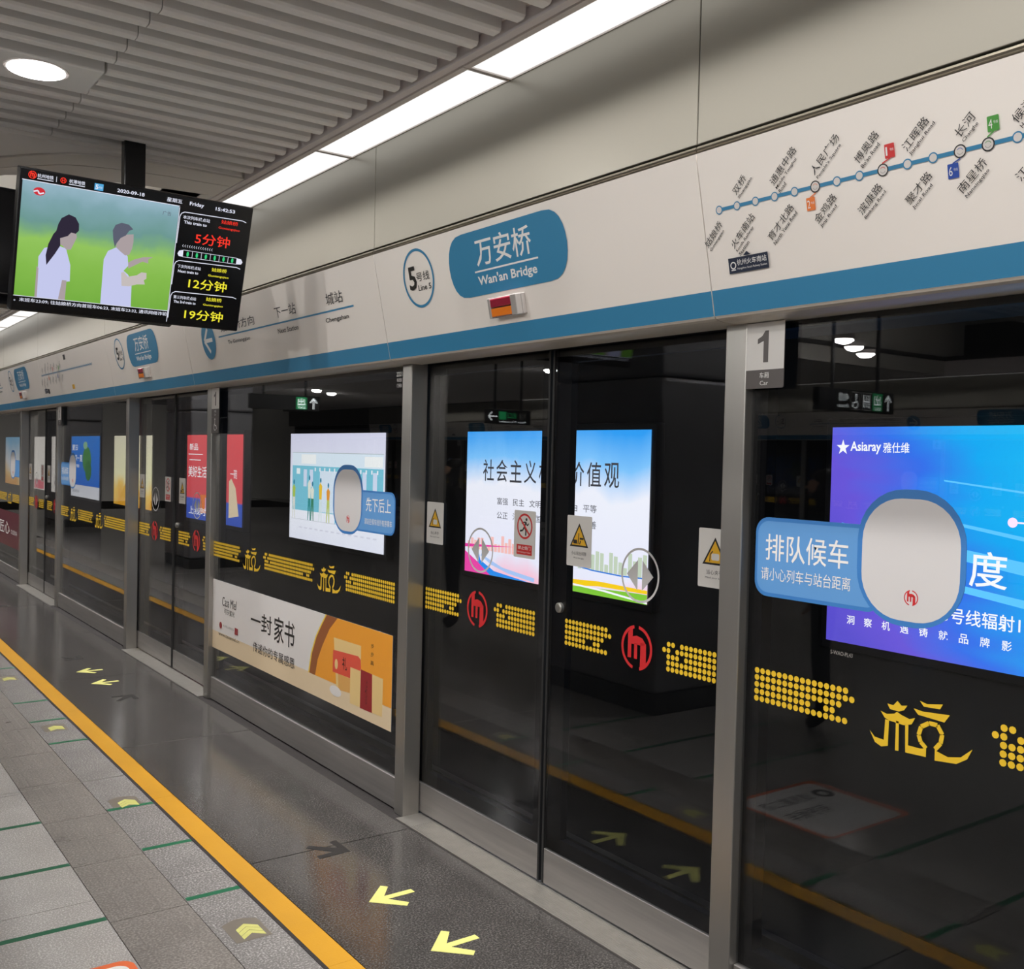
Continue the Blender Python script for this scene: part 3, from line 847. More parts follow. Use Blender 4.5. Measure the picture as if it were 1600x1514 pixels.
def warn_sign(cu, kind, parent, x, label):
    b = wallboard(x, .0004, .001)
    u0, u1, z0, z1 = cu - .0775, cu + .0775, 1.372, 1.578
    b.rrect(u0, u1, z0, z1, .006, 'sign_white', 4, th=.0012)
    if kind == 'run':
        b.ring(cu, 1.510, .047, .056, 'red', 28)
        b.disc(cu + .012, 1.540, .007, .007, 'ink_black', 10)
        b.line([(cu + .010, 1.530), (cu - .002, 1.508), (cu + .010, 1.492), (cu + .008, 1.470)], .009, 'ink_black').line([(cu - .002, 1.508), (cu - .014, 1.492), (cu - .034, 1.488)], .008, 'ink_black')
        b.line([(cu - .022, 1.522), (cu - .004, 1.528), (cu + .006, 1.528), (cu + .020, 1.514), (cu + .030, 1.524)], .006, 'ink_black')
        b.line([(cu - .036, 1.546), (cu + .036, 1.474)], .009, 'red')
        b.rect(u0 + .022, u1 - .022, 1.386, 1.430, 'red').text('禁止倚门', u0 + .032, u1 - .032, 1.408, 1.424, 'ink_white', .01).text('No leaning on door', u0 + .03, u1 - .03, 1.392, 1.401, 'ink_white')
    else:
        T = [(cu - .058, 1.452), (cu + .058, 1.452), (cu, 1.548)]; t2 = [(cu - .046, 1.459), (cu + .046, 1.459), (cu, 1.535)]
        b.poly(T, 'ink_black').poly(t2, 'sign_yellow')
        if kind == 'hand':
            b.rrect(cu - .016, cu + .020, 1.468, 1.492, .006, 'sign_white').line([(cu - .024, 1.463), (cu - .022, 1.488), (cu - .010, 1.500)], .004, 'ink_black')
            b.text('当心夹手', u0 + .04, u1 - .04, 1.418, 1.434, 'ink_black').text('Mind your hand', u0 + .035, u1 - .035, 1.402, 1.410, 'ink_black')
        else:
            b.rect(cu - .036, cu - .012, 1.464, 1.480, 'ink_black').rect(cu + .004, cu + .028, 1.482, 1.490, 'ink_black').line([(cu - .006, 1.463), (cu - .002, 1.508)], .005, 'ink_black')
            b.line([(cu + .004, 1.463), (cu + .010, 1.478)], .006, 'ink_black')
            b.text('小心站台间隙', u0 + .03, u1 - .03, 1.418, 1.434, 'ink_black').text('Mind the gap', u0 + .045, u1 - .045, 1.402, 1.410, 'ink_black')
    o = b.build('warning_sign', parent); o['label'] = label; return o


def pane(m, x, y0, y1, z0, z1, mat='glass_clear', th=.008):
    m.box((x, y0, z0), (x + th, y1, z1), mat)


def make_door():
    t = empty('sliding_door', (.1, 3.36, 0)); inv = Matrix.Translation((-.1, -3.36, 0))
    X = .100
    for side, (y0, y1) in (('L', (3.368, 4.40)), ('R', (2.29, 3.352))):
        m = MB()
        ys0, ys1 = (y0, y0 + .070) if side == 'L' else (y1 - .105, y1)
        m.box((X + .012, ys0, .16), (X + .045, ys1, 2.262), 'frit')
        ye0, ye1 = (y1 - .075, y1) if side == 'L' else (y0, y0 + .06)
        m.box((X + .012, ye0, .16), (X + .045, ye1, 2.262), 'frit')
        m.box((X + .012, y0, .16), (X + .045, y1, .222), 'frit'); m.box((X + .012, y0, 2.205), (X + .045, y1, 2.262), 'frit')
        gy = (y0, y0 + .012) if side == 'L' else (y1 - .012, y1)
        m.box((X - .004, gy[0], .012), (X + .03, gy[1], 2.26), 'rubber')
        leaf = m.build('door_leaf', t); leaf.matrix_parent_inverse = inv
        m = MB(); pane(m, X, y0 + .012 if side == 'L' else y0, y1 if side == 'L' else y1 - .012, .162, 2.26); g = m.build('glass_pane', leaf)
        m = MB(); m.box((X - .001, y0 + .012, .012), (X + .03, y1 - .012, .160), 'steel_brushed', .002); m.build('kick_plate', leaf)
        b = wallboard(X - .0008)
        if side == 'L':
            dots_right_end(b, -4.34, -4.026); dots_left_end(b, -3.739, -3.452)
        else: dots_right_end(b, -3.218, -2.957 + .0); dots_left_end(b, -2.656, -2.345)
        tag(b.build('dot_band', leaf), kind='stuff')
        cu = -3.883 if side == 'L' else -2.803
        b = wallboard(X - .0008); metro_logo(b, cu, 1.101, .085); b.build('metro_emblem', leaf)
        cu = -3.868 if side == 'L' else -2.795
        b = wallboard(X - .0008); b.ring(cu, 1.376, .095, .104, 'circle_grey', 44)
        b.many([[(cu - .012, 1.318), (cu - .012, 1.434), (cu - .072, 1.376)], [(cu + .012, 1.434), (cu + .012, 1.318), (cu + .072, 1.376)]], 'circle_grey')
        b.build('opening_symbol', leaf)
        if side == 'L':
            warn_sign(-4.2725, 'hand', leaf, X, 'white plate with a yellow hand-pinch triangle'); warn_sign(-3.529, 'run', leaf, X, 'white plate with a red prohibition ring')
        else:
            warn_sign(-3.158, 'gap', leaf, X, 'white plate with a yellow gap triangle'); warn_sign(-2.422, 'hand', leaf, X, 'white plate with a yellow hand-pinch triangle')
            m = MB(); m.cyl((X - .012, 3.268, 1.191), (X + .002, 3.268, 1.191), .021, 'steel', 24); m.cyl((X - .016, 3.268, 1.191), (X - .012, 3.268, 1.191), .015, 'steel', 24, .021); m.build('lock_knob', leaf)
    return t


def make_sill():
    m = MB(); m.box((-.040, 2.31, -.02), (.128, 4.36, .0035), 'sill_metal')
    for i in range(12): m.box((-.030 + .0105 * i, 2.45, .0035), (-.0255 + .0105 * i, 4.22, .0048), 'sill_metal')
    return m.build('door_sill')


def make_fixed(name='fixed_screen'):
    """glazed screen between two doors, y 4.45-7.22"""
    t = empty(name, (.03, 5.835, 0)); inv = Matrix.Translation((-.03, -5.835, 0)); X = .034
    m = MB()
    m.box((X + .012, 4.45, .16), (X + .06, 4.50, 2.262), 'frit'); m.box((X + .012, 7.165, .16), (X + .06, 7.22, 2.262), 'frit')
    m.box((X + .012, 4.5, .16), (X + .06, 7.165, .222), 'frit'); m.box((X + .012, 4.5, 2.235), (X + .06, 7.165, 2.262), 'frit')
    o = m.build('frame', t); o.matrix_parent_inverse = inv
    m = MB(); pane(m, X, 4.452, 7.218, .162, 2.262); o = m.build('glass_pane', t); o.matrix_parent_inverse = inv
    m = MB(); m.box((X - .012, 4.452, .004), (X + .04, 7.218, .160), 'steel_brushed', .002); o = m.build('kick_plate', t); o.matrix_parent_inverse = inv
    return t, inv, X - .0008


def fix_board(b, name, t, inv): o = b.build(name, t); o.matrix_parent_inverse = inv; return o


def bubble(b, u0, u1, z0, z1, side, big, small, X):
    """blue queueing notice; the figure printed on it is left blank"""
    if side == 'R':
        b.rrect(u0, u1 + .08, z0, z1, .05, 'bubble_blue_dark', th=.0015).rrect(u0 + .009, u1 + .07, z0 + .012, z1 - .012, .042, 'bubble_blue')
        cu = u1 + .163; w_ = .168
    else:
        b.rrect(u0 - .10, u1, z0, z1, .05, 'bubble_blue_dark', th=.0015).rrect(u0 - .09, u1 - .009, z0 + .010, z1 - .010, .042, 'bubble_blue')
        cu = u0 - .165; w_ = .18
    b.rrect(cu - w_, cu + w_, 1.36, 1.745, .15, 'bubble_blue_dark', th=.0018).rrect(cu - w_ + .016, cu + w_ - .016, 1.376, 1.719, .125, 'blank_white')
    metro_logo(b, cu + .01, 1.443, .022)


# long header panels and short name panels -----------------------------------
def header_body(y0, y1, name):
    t = empty(name, (-.11, (y0 + y1) / 2, 2.272)); inv = Matrix.Translation((.11, -(y0 + y1) / 2, -2.272)); g = .0022
    m = MB(); m.prism_y([(-.11, 2.272), (-.2145, 2.766), (-.20, 2.770), (.06, 2.770), (.06, 2.30), (-.09, 2.276)], y0 + g, y1 - g, 'header_white')
    o = m.build('face_plate', t); o.matrix_parent_inverse = inv
    b = headboard(); b.base = .0008; b.rect(-y1 + g, -y0 - g, 0.001, .081, 'line_blue'); o = b.build('colour_band', t); o.matrix_parent_inverse = inv
    m = MB(); R = [(-.108, 2.2725), (-.104, 2.2655), (-.09, 2.2605), (-.06, 2.2575), (-.02, 2.257), (.055, 2.257), (.055, 2.275), (-.09, 2.276)]
    m.prism_y(R, y0 + g, y1 - g, 'header_rim'); o = m.build('lower_rim', t); o.matrix_parent_inverse = inv
    m = MB(); n = 10
    m.prism_y([(-.203 + .012 * math.cos(2 * PI * i / n), 2.781 + .010 * math.sin(2 * PI * i / n)) for i in range(n)], y0 + g, y1 - g, 'bead')
    o = m.build('bead_trim', t); o.matrix_parent_inverse = inv
    return t, inv


def name_panel(y0=2.26, y1=4.38):
    t, inv = header_body(y0, y1, 'header_panel')
    b = headboard()
    # stadium with bulging ends
    P = []; cu0, cu1, vb, vt = -3.735, -2.93, .213, .476; n = 12; vm = (vb + vt) / 2; hv = (vt - vb) / 2
    for i in range(n + 1):
        a = -PI / 2 + PI * i / n; P.append((cu1 - .125 + .125 * math.cos(a) ** .75 if math.cos(a) > 1e-9 else cu1 - .125, vm + hv * math.sin(a)))
    for i in range(n + 1):
        a = PI / 2 + PI * i / n; c = -math.cos(a); P.append((cu0 + .125 - .125 * (c ** .75 if c > 1e-9 else 0), vm + hv * math.sin(a)))
    b.poly(P, 'line_blue')
    b.text('万安桥', -3.523, -3.143, .330, .443, 'ink_white', .008).rect(-3.547, -3.113, .307, .314, 'ink_white').text("Wan'an Bridge", -3.532, -3.128, .243, .292, 'ink_white', .022)
    o = b.build('station_name', t); o.matrix_parent_inverse = inv
    b = headboard(); b.ring(-4.0, .345, .120, .132, 'line_blue', 48)
    b.text('5', -4.085, -4.018, .296, .402, 'ink_black', .02).text('号线', -4.018, -3.905, .330, .370, 'ink_black').text('Line 5', -4.012, -3.902, .288, .314, 'ink_black', .01)
    o = b.build('line_emblem', t); o.matrix_parent_inverse = inv
    return t


STN = [('姑娘桥', 'Guniangqiao'), ('双桥', 'Shuangqiao'), ('火车南站', 'South Railway|Station'), ('通惠中路', 'Middle Tonghui|Road'), ('育才北路', 'North Yucai Road'), ('人民广场', "People's Square"), ('金鸡路', 'Jinji Road'),
       ('博奥路', "Bo'ao Road"), ('滨康路', 'Binkang Road'), ('江晖路', 'Jianghui Road'), ('聚才路', 'Jucai Road'), ('长河', 'Changhe'), ('南星桥', 'Nanxingqiao'), ('候潮门', 'Houchaomen'), ('江城路', 'Jiangcheng Road')]
LOW_END = {0: (-2.183, .287), 2: (-2.055, .289), 4: (-1.91, .29), 6: (-1.765, .291), 8: (-1.622, .29), 10: (-1.479, .29), 12: (-1.335, .291), 14: (-1.19, .291)}


def map_panel(y0, y1, off, full=True):
    """line map; off moves the whole print along u"""
    t, inv = header_body(y0, y1, 'header_panel'); b = headboard()
    N = 32; us = [-2.189 + .0716 * i + off for i in range(N)]
    b.rect(us[0], us[-1], .316, .3265, 'line_blue')
    b.many([hexdot(u, .321, .0135, 20) for i, u in enumerate(us) if i not in (5, 8, 11, 12)], 'line_blue')
    b.many([hexdot(us[i], .321, .0165, 22) for i in (5, 8, 11, 12)], 'ink_black')
    b.many([hexdot(u, .321, .0102 if i not in (5, 8, 11, 12) else .0132, 18) for i, u in enumerate(us)], 'map_ring_white')
    for i, mt in ((5, 'orange'), (8, 'red'), (11, 'line_navy'), (12, 'line_green')):
        b.ring(us[i], .321, .0068, .0082, mt, 10, .3, 2.6).ring(us[i], .321, .0068, .0082, 'ink_grey', 10, 3.4, 5.8)
    for (cu, cv, mt, tx, i) in ((-1.8505, .277, 'orange', '2', 5), (-1.5915, .365, 'red', '1', 8), (-1.422, .278, 'line_navy', '6', 11), (-1.3135, .366, 'line_green', '4', 12)):
        cu += off; b.rrect(cu - .0145, cu + .0145, cv - .018, cv + .018, .002, mt, 2)
        b.line([(cu, cv + (.018 if cv < .32 else -.018)), (us[i], .321 + (-.017 if cv < .32 else .017))], .003, mt)
        b.text(tx, cu - .0115, cu - (.0065 if tx == '1' else .002), cv - .011, cv + .011, 'ink_white').text('号线', cu + .001, cu + .012, cv - .001, cv + .006, 'ink_white')
    ang = math.radians(41)
    for i, (cn, en) in enumerate(STN):
        L = .0305 * len(cn); h = .0255
        if i % 2 == 0:
            ex, ey = LOW_END[i]; ex += off; x0, y_0 = ex - L * math.cos(ang) + .004, ey - L * math.sin(ang) - .014
        else:
            x0, y_0 = us[i] + .004, .350
        b.text(cn, x0, x0 + L, y_0, y_0 + h, 'ink_black', 0, ang)
        px, py = x0 + math.sin(ang) * .017 + .0, y_0 - math.cos(ang) * .017
        for j, ln_ in enumerate(en.split('|')):
            le = .0072 * len(ln_) + .003
            b.text(ln_, px + math.sin(ang) * .014 * j, px + math.sin(ang) * .014 * j + le, py - math.cos(ang) * .014 * j, py - math.cos(ang) * .014 * j + .0115, 'ink_black', .01, ang)
    b.rect(-2.172 + off, -2.018 + off, .123, .170, 'navy').poly([(-2.112 + off, .172), (-2.082 + off, .172), (-2.097 + off, .184)], 'navy')
    b.ring(-2.154 + off, .147, .008, .0115, 'ink_white', 18).line([(-2.163 + off, .133), (-2.145 + off, .133)], .003, 'ink_white')
    b.text('杭州火车南站', -2.138 + off, -2.024 + off, .145, .163, 'ink_white').text('Hangzhou South Railway Station', -2.138 + off, -2.024 + off, .131, .139, 'ink_white')
    o = b.build('line_map', t); o.matrix_parent_inverse = inv
    return t


def next_panel(y0=4.38, y1=7.26):
    t, inv = header_body(y0, y1, 'header_panel'); b = headboard()
    b.rect(-6.61, -4.66, .2875, .2965, 'line_blue')
    b.text('城站', -4.958, -4.765, .322, .385, 'ink_black').text('Chengzhan', -5.0, -4.73, .229, .259, 'ink_black', .012)
    b.text('下一站', -5.645, -5.35, .322, .386, 'ink_black').text('Next Station', -5.642, -5.355, .233, .261, 'ink_black', .012)
    b.text('姑娘桥方向', -6.55, -5.968, .318, .376, 'ink_black').text('To Guniangqiao', -6.457, -6.078, .228, .258, 'ink_black', .012)
    o = b.build('direction_text', t); o.matrix_parent_inverse = inv
    b = headboard(); b.disc(-6.81, .285, .128, .128, 'line_blue', 44)
    b.line([(-6.885, .285), (-6.735, .285)], .026, 'ink_white').line([(-6.80, .365), (-6.888, .285), (-6.80, .205)], .026, 'ink_white')
    o = b.build('arrow_emblem', t); o.matrix_parent_inverse = inv
    return t


def upper_panel(y0, y1):
    m = MB(); g = .0025
    m.box((-.211, y0 + g, 2.796), (-.19, y1 - g, 3.284), 'fascia_metal', .002); return m.build('fascia_panel')


def signal_lamp():
    t = empty('signal_lamp', (-.150, 3.332, 2.418)); up = Vector(HV).normalized(); n = Vector(HU).cross(up)
    Mx = Matrix((Vector(HU), up, n)).transposed()
    def bx(m, a, b, mat, bev=0):
        k = MB(); k.box(a, b, mat, bev)
        o = len(m.v); m.v += [tuple(Mx @ Vector(v)) for v in k.v]; i = m.mi(mat)
        for f in k.f: m.f.append([o + q for q in f]); m.m.append(i); m.sm.append(False)
    m = MB(); bx(m, (-.1, -.041, -.012), (.1, .041, .012), 'lamp_housing', .003); bx(m, (.062, -.041, .012), (.1, .041, .040), 'lamp_housing', .003); bx(m, (-.1, -.041, .012), (-.082, .041, .036), 'lamp_housing', .003)
    m.build('housing', t)
    m = MB(); bx(m, (-.080, .002, .010), (.060, .036, .038), 'lens_red', .004); m.build('red_lens', t)
    m = MB(); bx(m, (-.080, -.036, .010), (.060, -.002, .038), 'lens_orange', .004); m.build('orange_lens', t)
    return t


def light_panel():
    t = empty('light_panel', (0, 0, 3.283))
    m = MB(); L = 1.355
    m.box((-.429, .003, 0), (-.401, L - .003, .03), 'lamp_frame'); m.box((-.216, .003, 0), (-.197, L - .003, .03), 'lamp_frame')
    m.box((-.401, .003, 0), (-.216, .013, .03), 'lamp_frame'); m.box((-.401, L - .013, 0), (-.216, L - .003, .03), 'lamp_frame')
    m.build('frame', t)
    m = MB(); m.box((-.401, .013, .006), (-.216, L - .013, .02), 'diffuser'); m.build('diffuser', t)
    return t


# Every module piece is made once, then copied along and across the platform
def car_sign(b, access=False):
    b.rrect(-7.221, -7.069, 2.046, 2.255, .006, 'sign_grey', 3, th=.003).rect(-7.2205, -7.0695, 2.105, 2.2545, 'sign_white')
    b.poly([(-7.132, 2.128), (-7.132, 2.228), (-7.146, 2.228), (-7.158, 2.212), (-7.176, 2.203), (-7.176, 2.187), (-7.152, 2.196), (-7.152, 2.128)][::-1], 'sign_grey').text('车厢', -7.165, -7.128, 2.078, 2.097, 'ink_white').text('Car', -7.163, -7.13, 2.056, 2.070, 'ink_white')
    if access:
        b.rect(-7.2205, -7.0695, 1.93, 2.044, 'sign_grey')
        b.disc(-7.15, 2.03, .008, .008, 'ink_white', 10).line([(-7.15, 2.02), (-7.15, 1.985), (-7.125, 1.985), (-7.112, 1.96)], .008, 'ink_white').ring(-7.147, 1.975, .02, .026, 'ink_white', 14, 2.0, 5.6)


DY5 = Matrix.Translation((0, 5, 0))
name_p = name_panel(); next_p = next_panel(); up_s = upper_panel(2.26, 4.38); up_l = upper_panel(4.38, 7.26)
map_p = map_panel(-.62, 2.26, 0)
door_p = make_door(); sill_p = make_sill(); postA = make_post(2.22, 2.31); postB = make_post(4.36, 4.45); lamp_p = signal_lamp(); lp_p = light_panel()

# fixed screens: four kinds
fx, inv, X = make_fixed()               # plain kind with waiting notice at its left end (as in the nearest right screen)
b = wallboard(X); b.O = Vector((X, 5, 0))
dots_right_end(b, -2.165, -1.808); glyph(b, -1.745); dots_left_end(b, -1.373, -.75); glyph(b, -.66); dots_left_end(b, -.30, .44)
b.O = Vector((X, 5, 0)); tag(fix_board(b, 'dot_band', fx, inv), kind='stuff')
b = wallboard(X, .0006, .001); b.O = Vector((X, 5, 0)); bubble(b, -2.186, -1.80, 1.385, 1.637, 'R', '', '', X)
b.text('排队候车', -2.145, -1.835, 1.50, 1.585, 'ink_white', .004).text('请小心列车与站台距离', -2.160, -1.825, 1.437, 1.478, 'ink_white')
fix_board(b, 'queue_notice', fx, inv)['label'] = 'blue notice with a blank white rounded panel'
b = wallboard(.002); car_sign(b); fix_board(b, 'car_number_sign', fx, inv)['label'] = 'white and grey plate reading 1'
b = wallboard(X); b.O = Vector((X, 5, 0)); b.text('S-WAO-PL43', -1.887, -1.81, 1.243, 1.255, 'ink_grey'); fix_board(b, 'serial_text', fx, inv)
fixedA = fx

fx, inv, X = make_fixed()               # kind with the letter banner and the boarding notice at its right end
b = wallboard(X); dots_right_end(b, -7.21, -6.70); glyph(b, -6.648); dots_both(b, -6.28, -5.525); glyph(b, -5.469); dots_left_end(b, -5.11, -4.56)
tag(fix_board(b, 'dot_band', fx, inv), kind='stuff')
b = wallboard(X, .0006, .001)
bubble(b, -4.93, -4.555, 1.388, 1.612, 'L', '', '', X)
b.text('先下后上', -4.875, -4.60, 1.50, 1.575, 'ink_white', .004).text('请站在候车线外有序乘车', -4.89, -4.585, 1.43, 1.464, 'ink_white')
fix_board(b, 'queue_notice', fx, inv)['label'] = 'blue notice with a blank white rounded panel'
b = wallboard(.002); car_sign(b, True); fix_board(b, 'car_number_sign', fx, inv)['label'] = 'tall plate reading 1 over a wheelchair symbol'
b = wallboard(X); b.text('2221', -4.57, -4.512, 2.207, 2.23, 'ink_white', .02).text('车厢1', -4.565, -4.515, 2.178, 2.198, 'ink_white', .02).text('门号5', -4.565, -4.515, 2.15, 2.170, 'ink_white', .02)
fix_board(b, 'door_number', fx, inv)
bn = wallboard(X, .0006, .001)
bn.rect(-7.23, -4.553, .378, .876, 'ban_white', th=.001)
bn.rect(-7.23, -4.553, .378, .50, 'ban_beige').poly([(-7.23, .50), (-4.553, .50), (-4.553, .505), (-7.23, .505)], 'ban_beige')
arc = [(-5.33, .876), (-5.40, .80), (-5.46, .73), (-5.52, .62), (-5.555, .50)]
bn.poly([(-5.345, .876), (-5.415, .80), (-5.475, .73), (-5.535, .62), (-5.568, .50), (-4.553, .50), (-4.553, .876)], 'ban_yellow')
bn.poly([(-5.33, .876), (-5.40, .80), (-5.46, .73), (-5.52, .62), (-5.553, .50), (-4.553, .50), (-4.553, .876)], 'ban_brown')
bn.poly([(-5.19, .876), (-5.29, .80), (-5.38, .69), (-5.44, .60), (-5.472, .50), (-4.553, .50), (-4.553, .876)], 'ban_orange')
bn.poly([(-5.234, .761), (-4.899, .767), (-4.895, .565), (-5.02, .485), (-5.19, .485)], 'ban_cream').poly([(-5.17, .565), (-5.016, .565), (-5.022, .485), (-5.163, .475)], 'ban_tan')
bn.poly([(-5.238, .690), (-4.93, .705), (-4.900, .69), (-4.894, .630), (-5.018, .628), (-5.016, .567), (-5.241, .564)], 'ban_red')
bn.poly([(-5.02, .63), (-4.9, .63), (-4.9, .64), (-4.646, .635), (-4.65, .434), (-5.02, .43)], 'ban_cream').poly([(-4.896, .64), (-4.767, .637), (-4.762, .431), (-4.899, .429)], 'ban_maroon')
bn.disc(-5.195, .615, .02, .03, 'ban_cream', 12).disc(-5.2, .46, .075, .03, 'ban_white', 14)
bn.text('一封', -6.485, -6.129, .625, .75, 'ink_black', .025).text('家书', -6.089, -5.774, .60, .765, 'ink_black', .025)
bn.text('传递你的专属感恩', -6.44, -5.765, .478, .545, 'ink_black', .004).text('礼', -5.12, -5.06, .60, .67, 'ink_black', .01).text('一份心意', -4.84, -4.82, .46, .60, 'ink_black')
bn.text('Casa Miel', -7.03, -6.755, .705, .77, 'ink_black', .0, 0, .1).text('可莎蜜兒', -6.985, -6.785, .652, .69, 'ink_black')
bn.disc(-7.05, .56, .028, .024, 'ban_maroon', 12).rect(-6.775, -6.715, .537, .583, 'ban_maroon').text('杭州匠心烘焙食品', -7.0, -6.79, .556, .574, 'ink_grey')
bn.text('www.casamiel.cn', -7.09, -6.69, .487, .51, 'ink_black')
for i, ch in enumerate('步步高'): bn.text(ch, -4.785 + .0, -4.75, .775 - i * .045, .80 - i * .045, 'ink_black')
fix_board(bn, 'advert_banner', fx, inv)['label'] = 'white and orange advertising banner'
fixedB = fx

fx, inv, X = make_fixed()               # kind without banner
b = wallboard(X); dots_right_end(b, -7.17, -6.808); glyph(b, -6.745); dots_both(b, -6.373, -5.75); glyph(b, -5.66); dots_left_end(b, -5.30, -4.56)
tag(fix_board(b, 'dot_band', fx, inv), kind='stuff')
b = wallboard(X, .0006, .001); bubble(b, -7.186, -6.80, 1.385, 1.637, 'R', '', '', X)
b.text('排队候车', -7.145, -6.835, 1.50, 1.585, 'ink_white', .004).text('请小心列车与站台距离', -7.160, -6.825, 1.437, 1.478, 'ink_white')
fix_board(b, 'queue_notice', fx, inv)['label'] = 'blue notice with a blank white rounded panel'
b = wallboard(.002); car_sign(b); fix_board(b, 'car_number_sign', fx, inv)['label'] = 'white and grey plate reading 1'
fixedC = fx
fx, inv, X = make_fixed()               # maroon banner
b = wallboard(X); dots_right_end(b, -7.21, -6.70); glyph(b, -6.648); dots_both(b, -6.28, -5.525); glyph(b, -5.469); dots_left_end(b, -5.11, -4.56)
tag(fix_board(b, 'dot_band', fx, inv), kind='stuff')
bn = wallboard(X, .0006, .001); bn.rect(-7.2, -4.56, .42, .90, 'ban_darkmaroon', th=.001); bn.text('传承匠心', -6.9, -5.3, .58, .76, 'ink_white', .01).text('OUSENA', -5.2, -4.75, .6, .66, 'ink_white')
fix_board(bn, 'advert_banner', fx, inv)['label'] = 'dark maroon advertising banner'
b = wallboard(X, .0006, .001); bubble(b, -4.93, -4.555, 1.388, 1.612, 'L', '', '', X); fix_board(b, 'queue_notice', fx, inv)
fixedD = fx

flush_boards(); bpy.context.view_layer.update(); index_kids()
PROTO = [name_p, next_p, up_s, up_l, map_p, door_p, sill_p, postA, postB, lamp_p, lp_p, fixedA, fixedB, fixedC, fixedD]
BASE = {o.name: (o.location.copy(), o.matrix_basis.copy()) for o in PROTO}
USED = set()


def put(p, dy=0, opp=False, lab=None, cat=None, grp=None, dx=0, dz=0):
    """place a prototype (itself the first time, a copy later)"""
    Mb = BASE[p.name][1]
    if p.name in USED: o = copy_tree(p)
    else: o = p; USED.add(p.name)
    Mw = Matrix.Translation((dx, dy, dz)) @ Mb
    if opp: Mw = Matrix.Translation((-13.14, 11.785, 0)) @ Matrix.Rotation(PI, 4, 'Z') @ Mw
    o.matrix_basis = Mw
    for k in ('label', 'category', 'group'):
        if k in o: del o[k]
    tag(o, lab, cat, grp); return o


ORD = ['closest', 'second', 'third', 'fourth']
for k in range(0, 4):
    d = ORD[k]
    put(postA, 5 * k, lab='brushed steel post right of the %s door' % d, cat='post')
    put(postB, 5 * k, lab='brushed steel post left of the %s door' % d, cat='post')
    put(door_p, 5 * k, lab='%s glass platform door pair with yellow dotted bands and red emblems' % d, cat='door')
    put(sill_p, 5 * k, lab='ribbed metal sill under the %s platform door' % d, cat='sill')
    put(name_p, 5 * k, lab='white header panel with blue station-name oval over the %s door' % d, cat='sign panel')
    put(lamp_p, 5 * k, lab='small red and orange signal lamp over the %s door' % d, cat='lamp')
    put(up_s, 5 * k, lab='satin metal fascia panel above the station name over the %s door' % d, cat='wall panel')
put(fixedA, -10 + 0, lab='tinted glass screen at the right edge with blue waiting notice', cat='glass screen')
# fixedA was measured with its left end at y 2.22: its own geometry sits at 4.45-7.22 minus 5
fixedA.matrix_basis = Matrix.Translation((0, -5, 0)) @ BASE[fixedA.name][1]
put(fixedB, 0, lab='glass screen with white and orange advertising banner, left of the closest door', cat='glass screen')
put(fixedC, 5, lab='glass screen without banner between the second and third doors', cat='glass screen')
put(fixedD, 10, lab='glass screen with a dark maroon banner at the far left edge', cat='glass screen')
put(fixedC, 15, lab='farthest glass screen, beyond the fourth door', cat='glass screen')
put(map_p, 0, lab='white header panel with the blue line map, at the upper right', cat='sign panel')
put(next_p, 0, lab='white header panel with arrow emblem and next-station line', cat='sign panel')
put(map_p, 10, lab='far white header panel with the line map, left of the next-station panel', cat='sign panel') if False else None
put(up_l, 0, lab='long satin metal fascia panel above the next-station sign', cat='wall panel')
put(up_l, -5, lab='satin metal fascia panel above the line map at the upper right', cat='wall panel')
put(up_l, 5, lab='long satin metal fascia panel left of the hanging monitor', cat='wall panel')
put(up_l, 10, lab='far satin metal fascia panel near the left edge', cat='wall panel')
# header between second and third doors: line map once more, next-station panel beyond
mp2 = put(map_p, 10, lab='far white header panel with the line map and a yellow sticker', cat='sign panel')
# far label plates on that map panel
np2 = put(next_p, 10, lab='farthest white header panel with next-station line at the left edge', cat='sign panel')
# map panel measured for y -.62..2.26 (2.88 wide) fits the 9.38..12.26 bay
for (a0, a1, c0, c1, mt, lb) in ((-10.885, -10.79, .121, .166, 'sign_yellow', 'small yellow square sticker low on the far line-map header panel'), (-11.03, -10.94, .425, .475, 'ink_black', 'small black label near the top edge of the far line-map header panel'),
                                 (-12.02, -11.95, .115, .165, 'ink_black', 'small black label low at the left of the far line-map header panel')):
    b = headboard(); b.rect(a0, a1, c0, c1, mt); tag(b.build('header_sticker'), lb, 'sticker')
# light strip along the near side and its twin across the platform
strip = empty('light_strip', (0, 0, 0)); tag(strip, 'long glowing strip of white light panels between slatted ceiling and fascia', 'ceiling light')
for k in range(-5, 22):
    o = copy_tree(lp_p, strip); o.matrix_basis = Matrix.Translation((0, 4.635 + 1.355 * (k - 1), 3.283))
strip2 = empty('light_strip', (-13.14, 11.785, 0), (0, 0, PI)); tag(strip2, 'opposite glowing light strip seen mirrored in the screens', 'ceiling light')
for k in range(-7, 10):
    o = copy_tree(lp_p, strip2); o.matrix_basis = Matrix.Translation((0, 1.355 * k, 3.283))
for ch in KIDS.get(lp_p.name, []): bpy.data.objects.remove(ch)
bpy.data.objects.remove(lp_p)
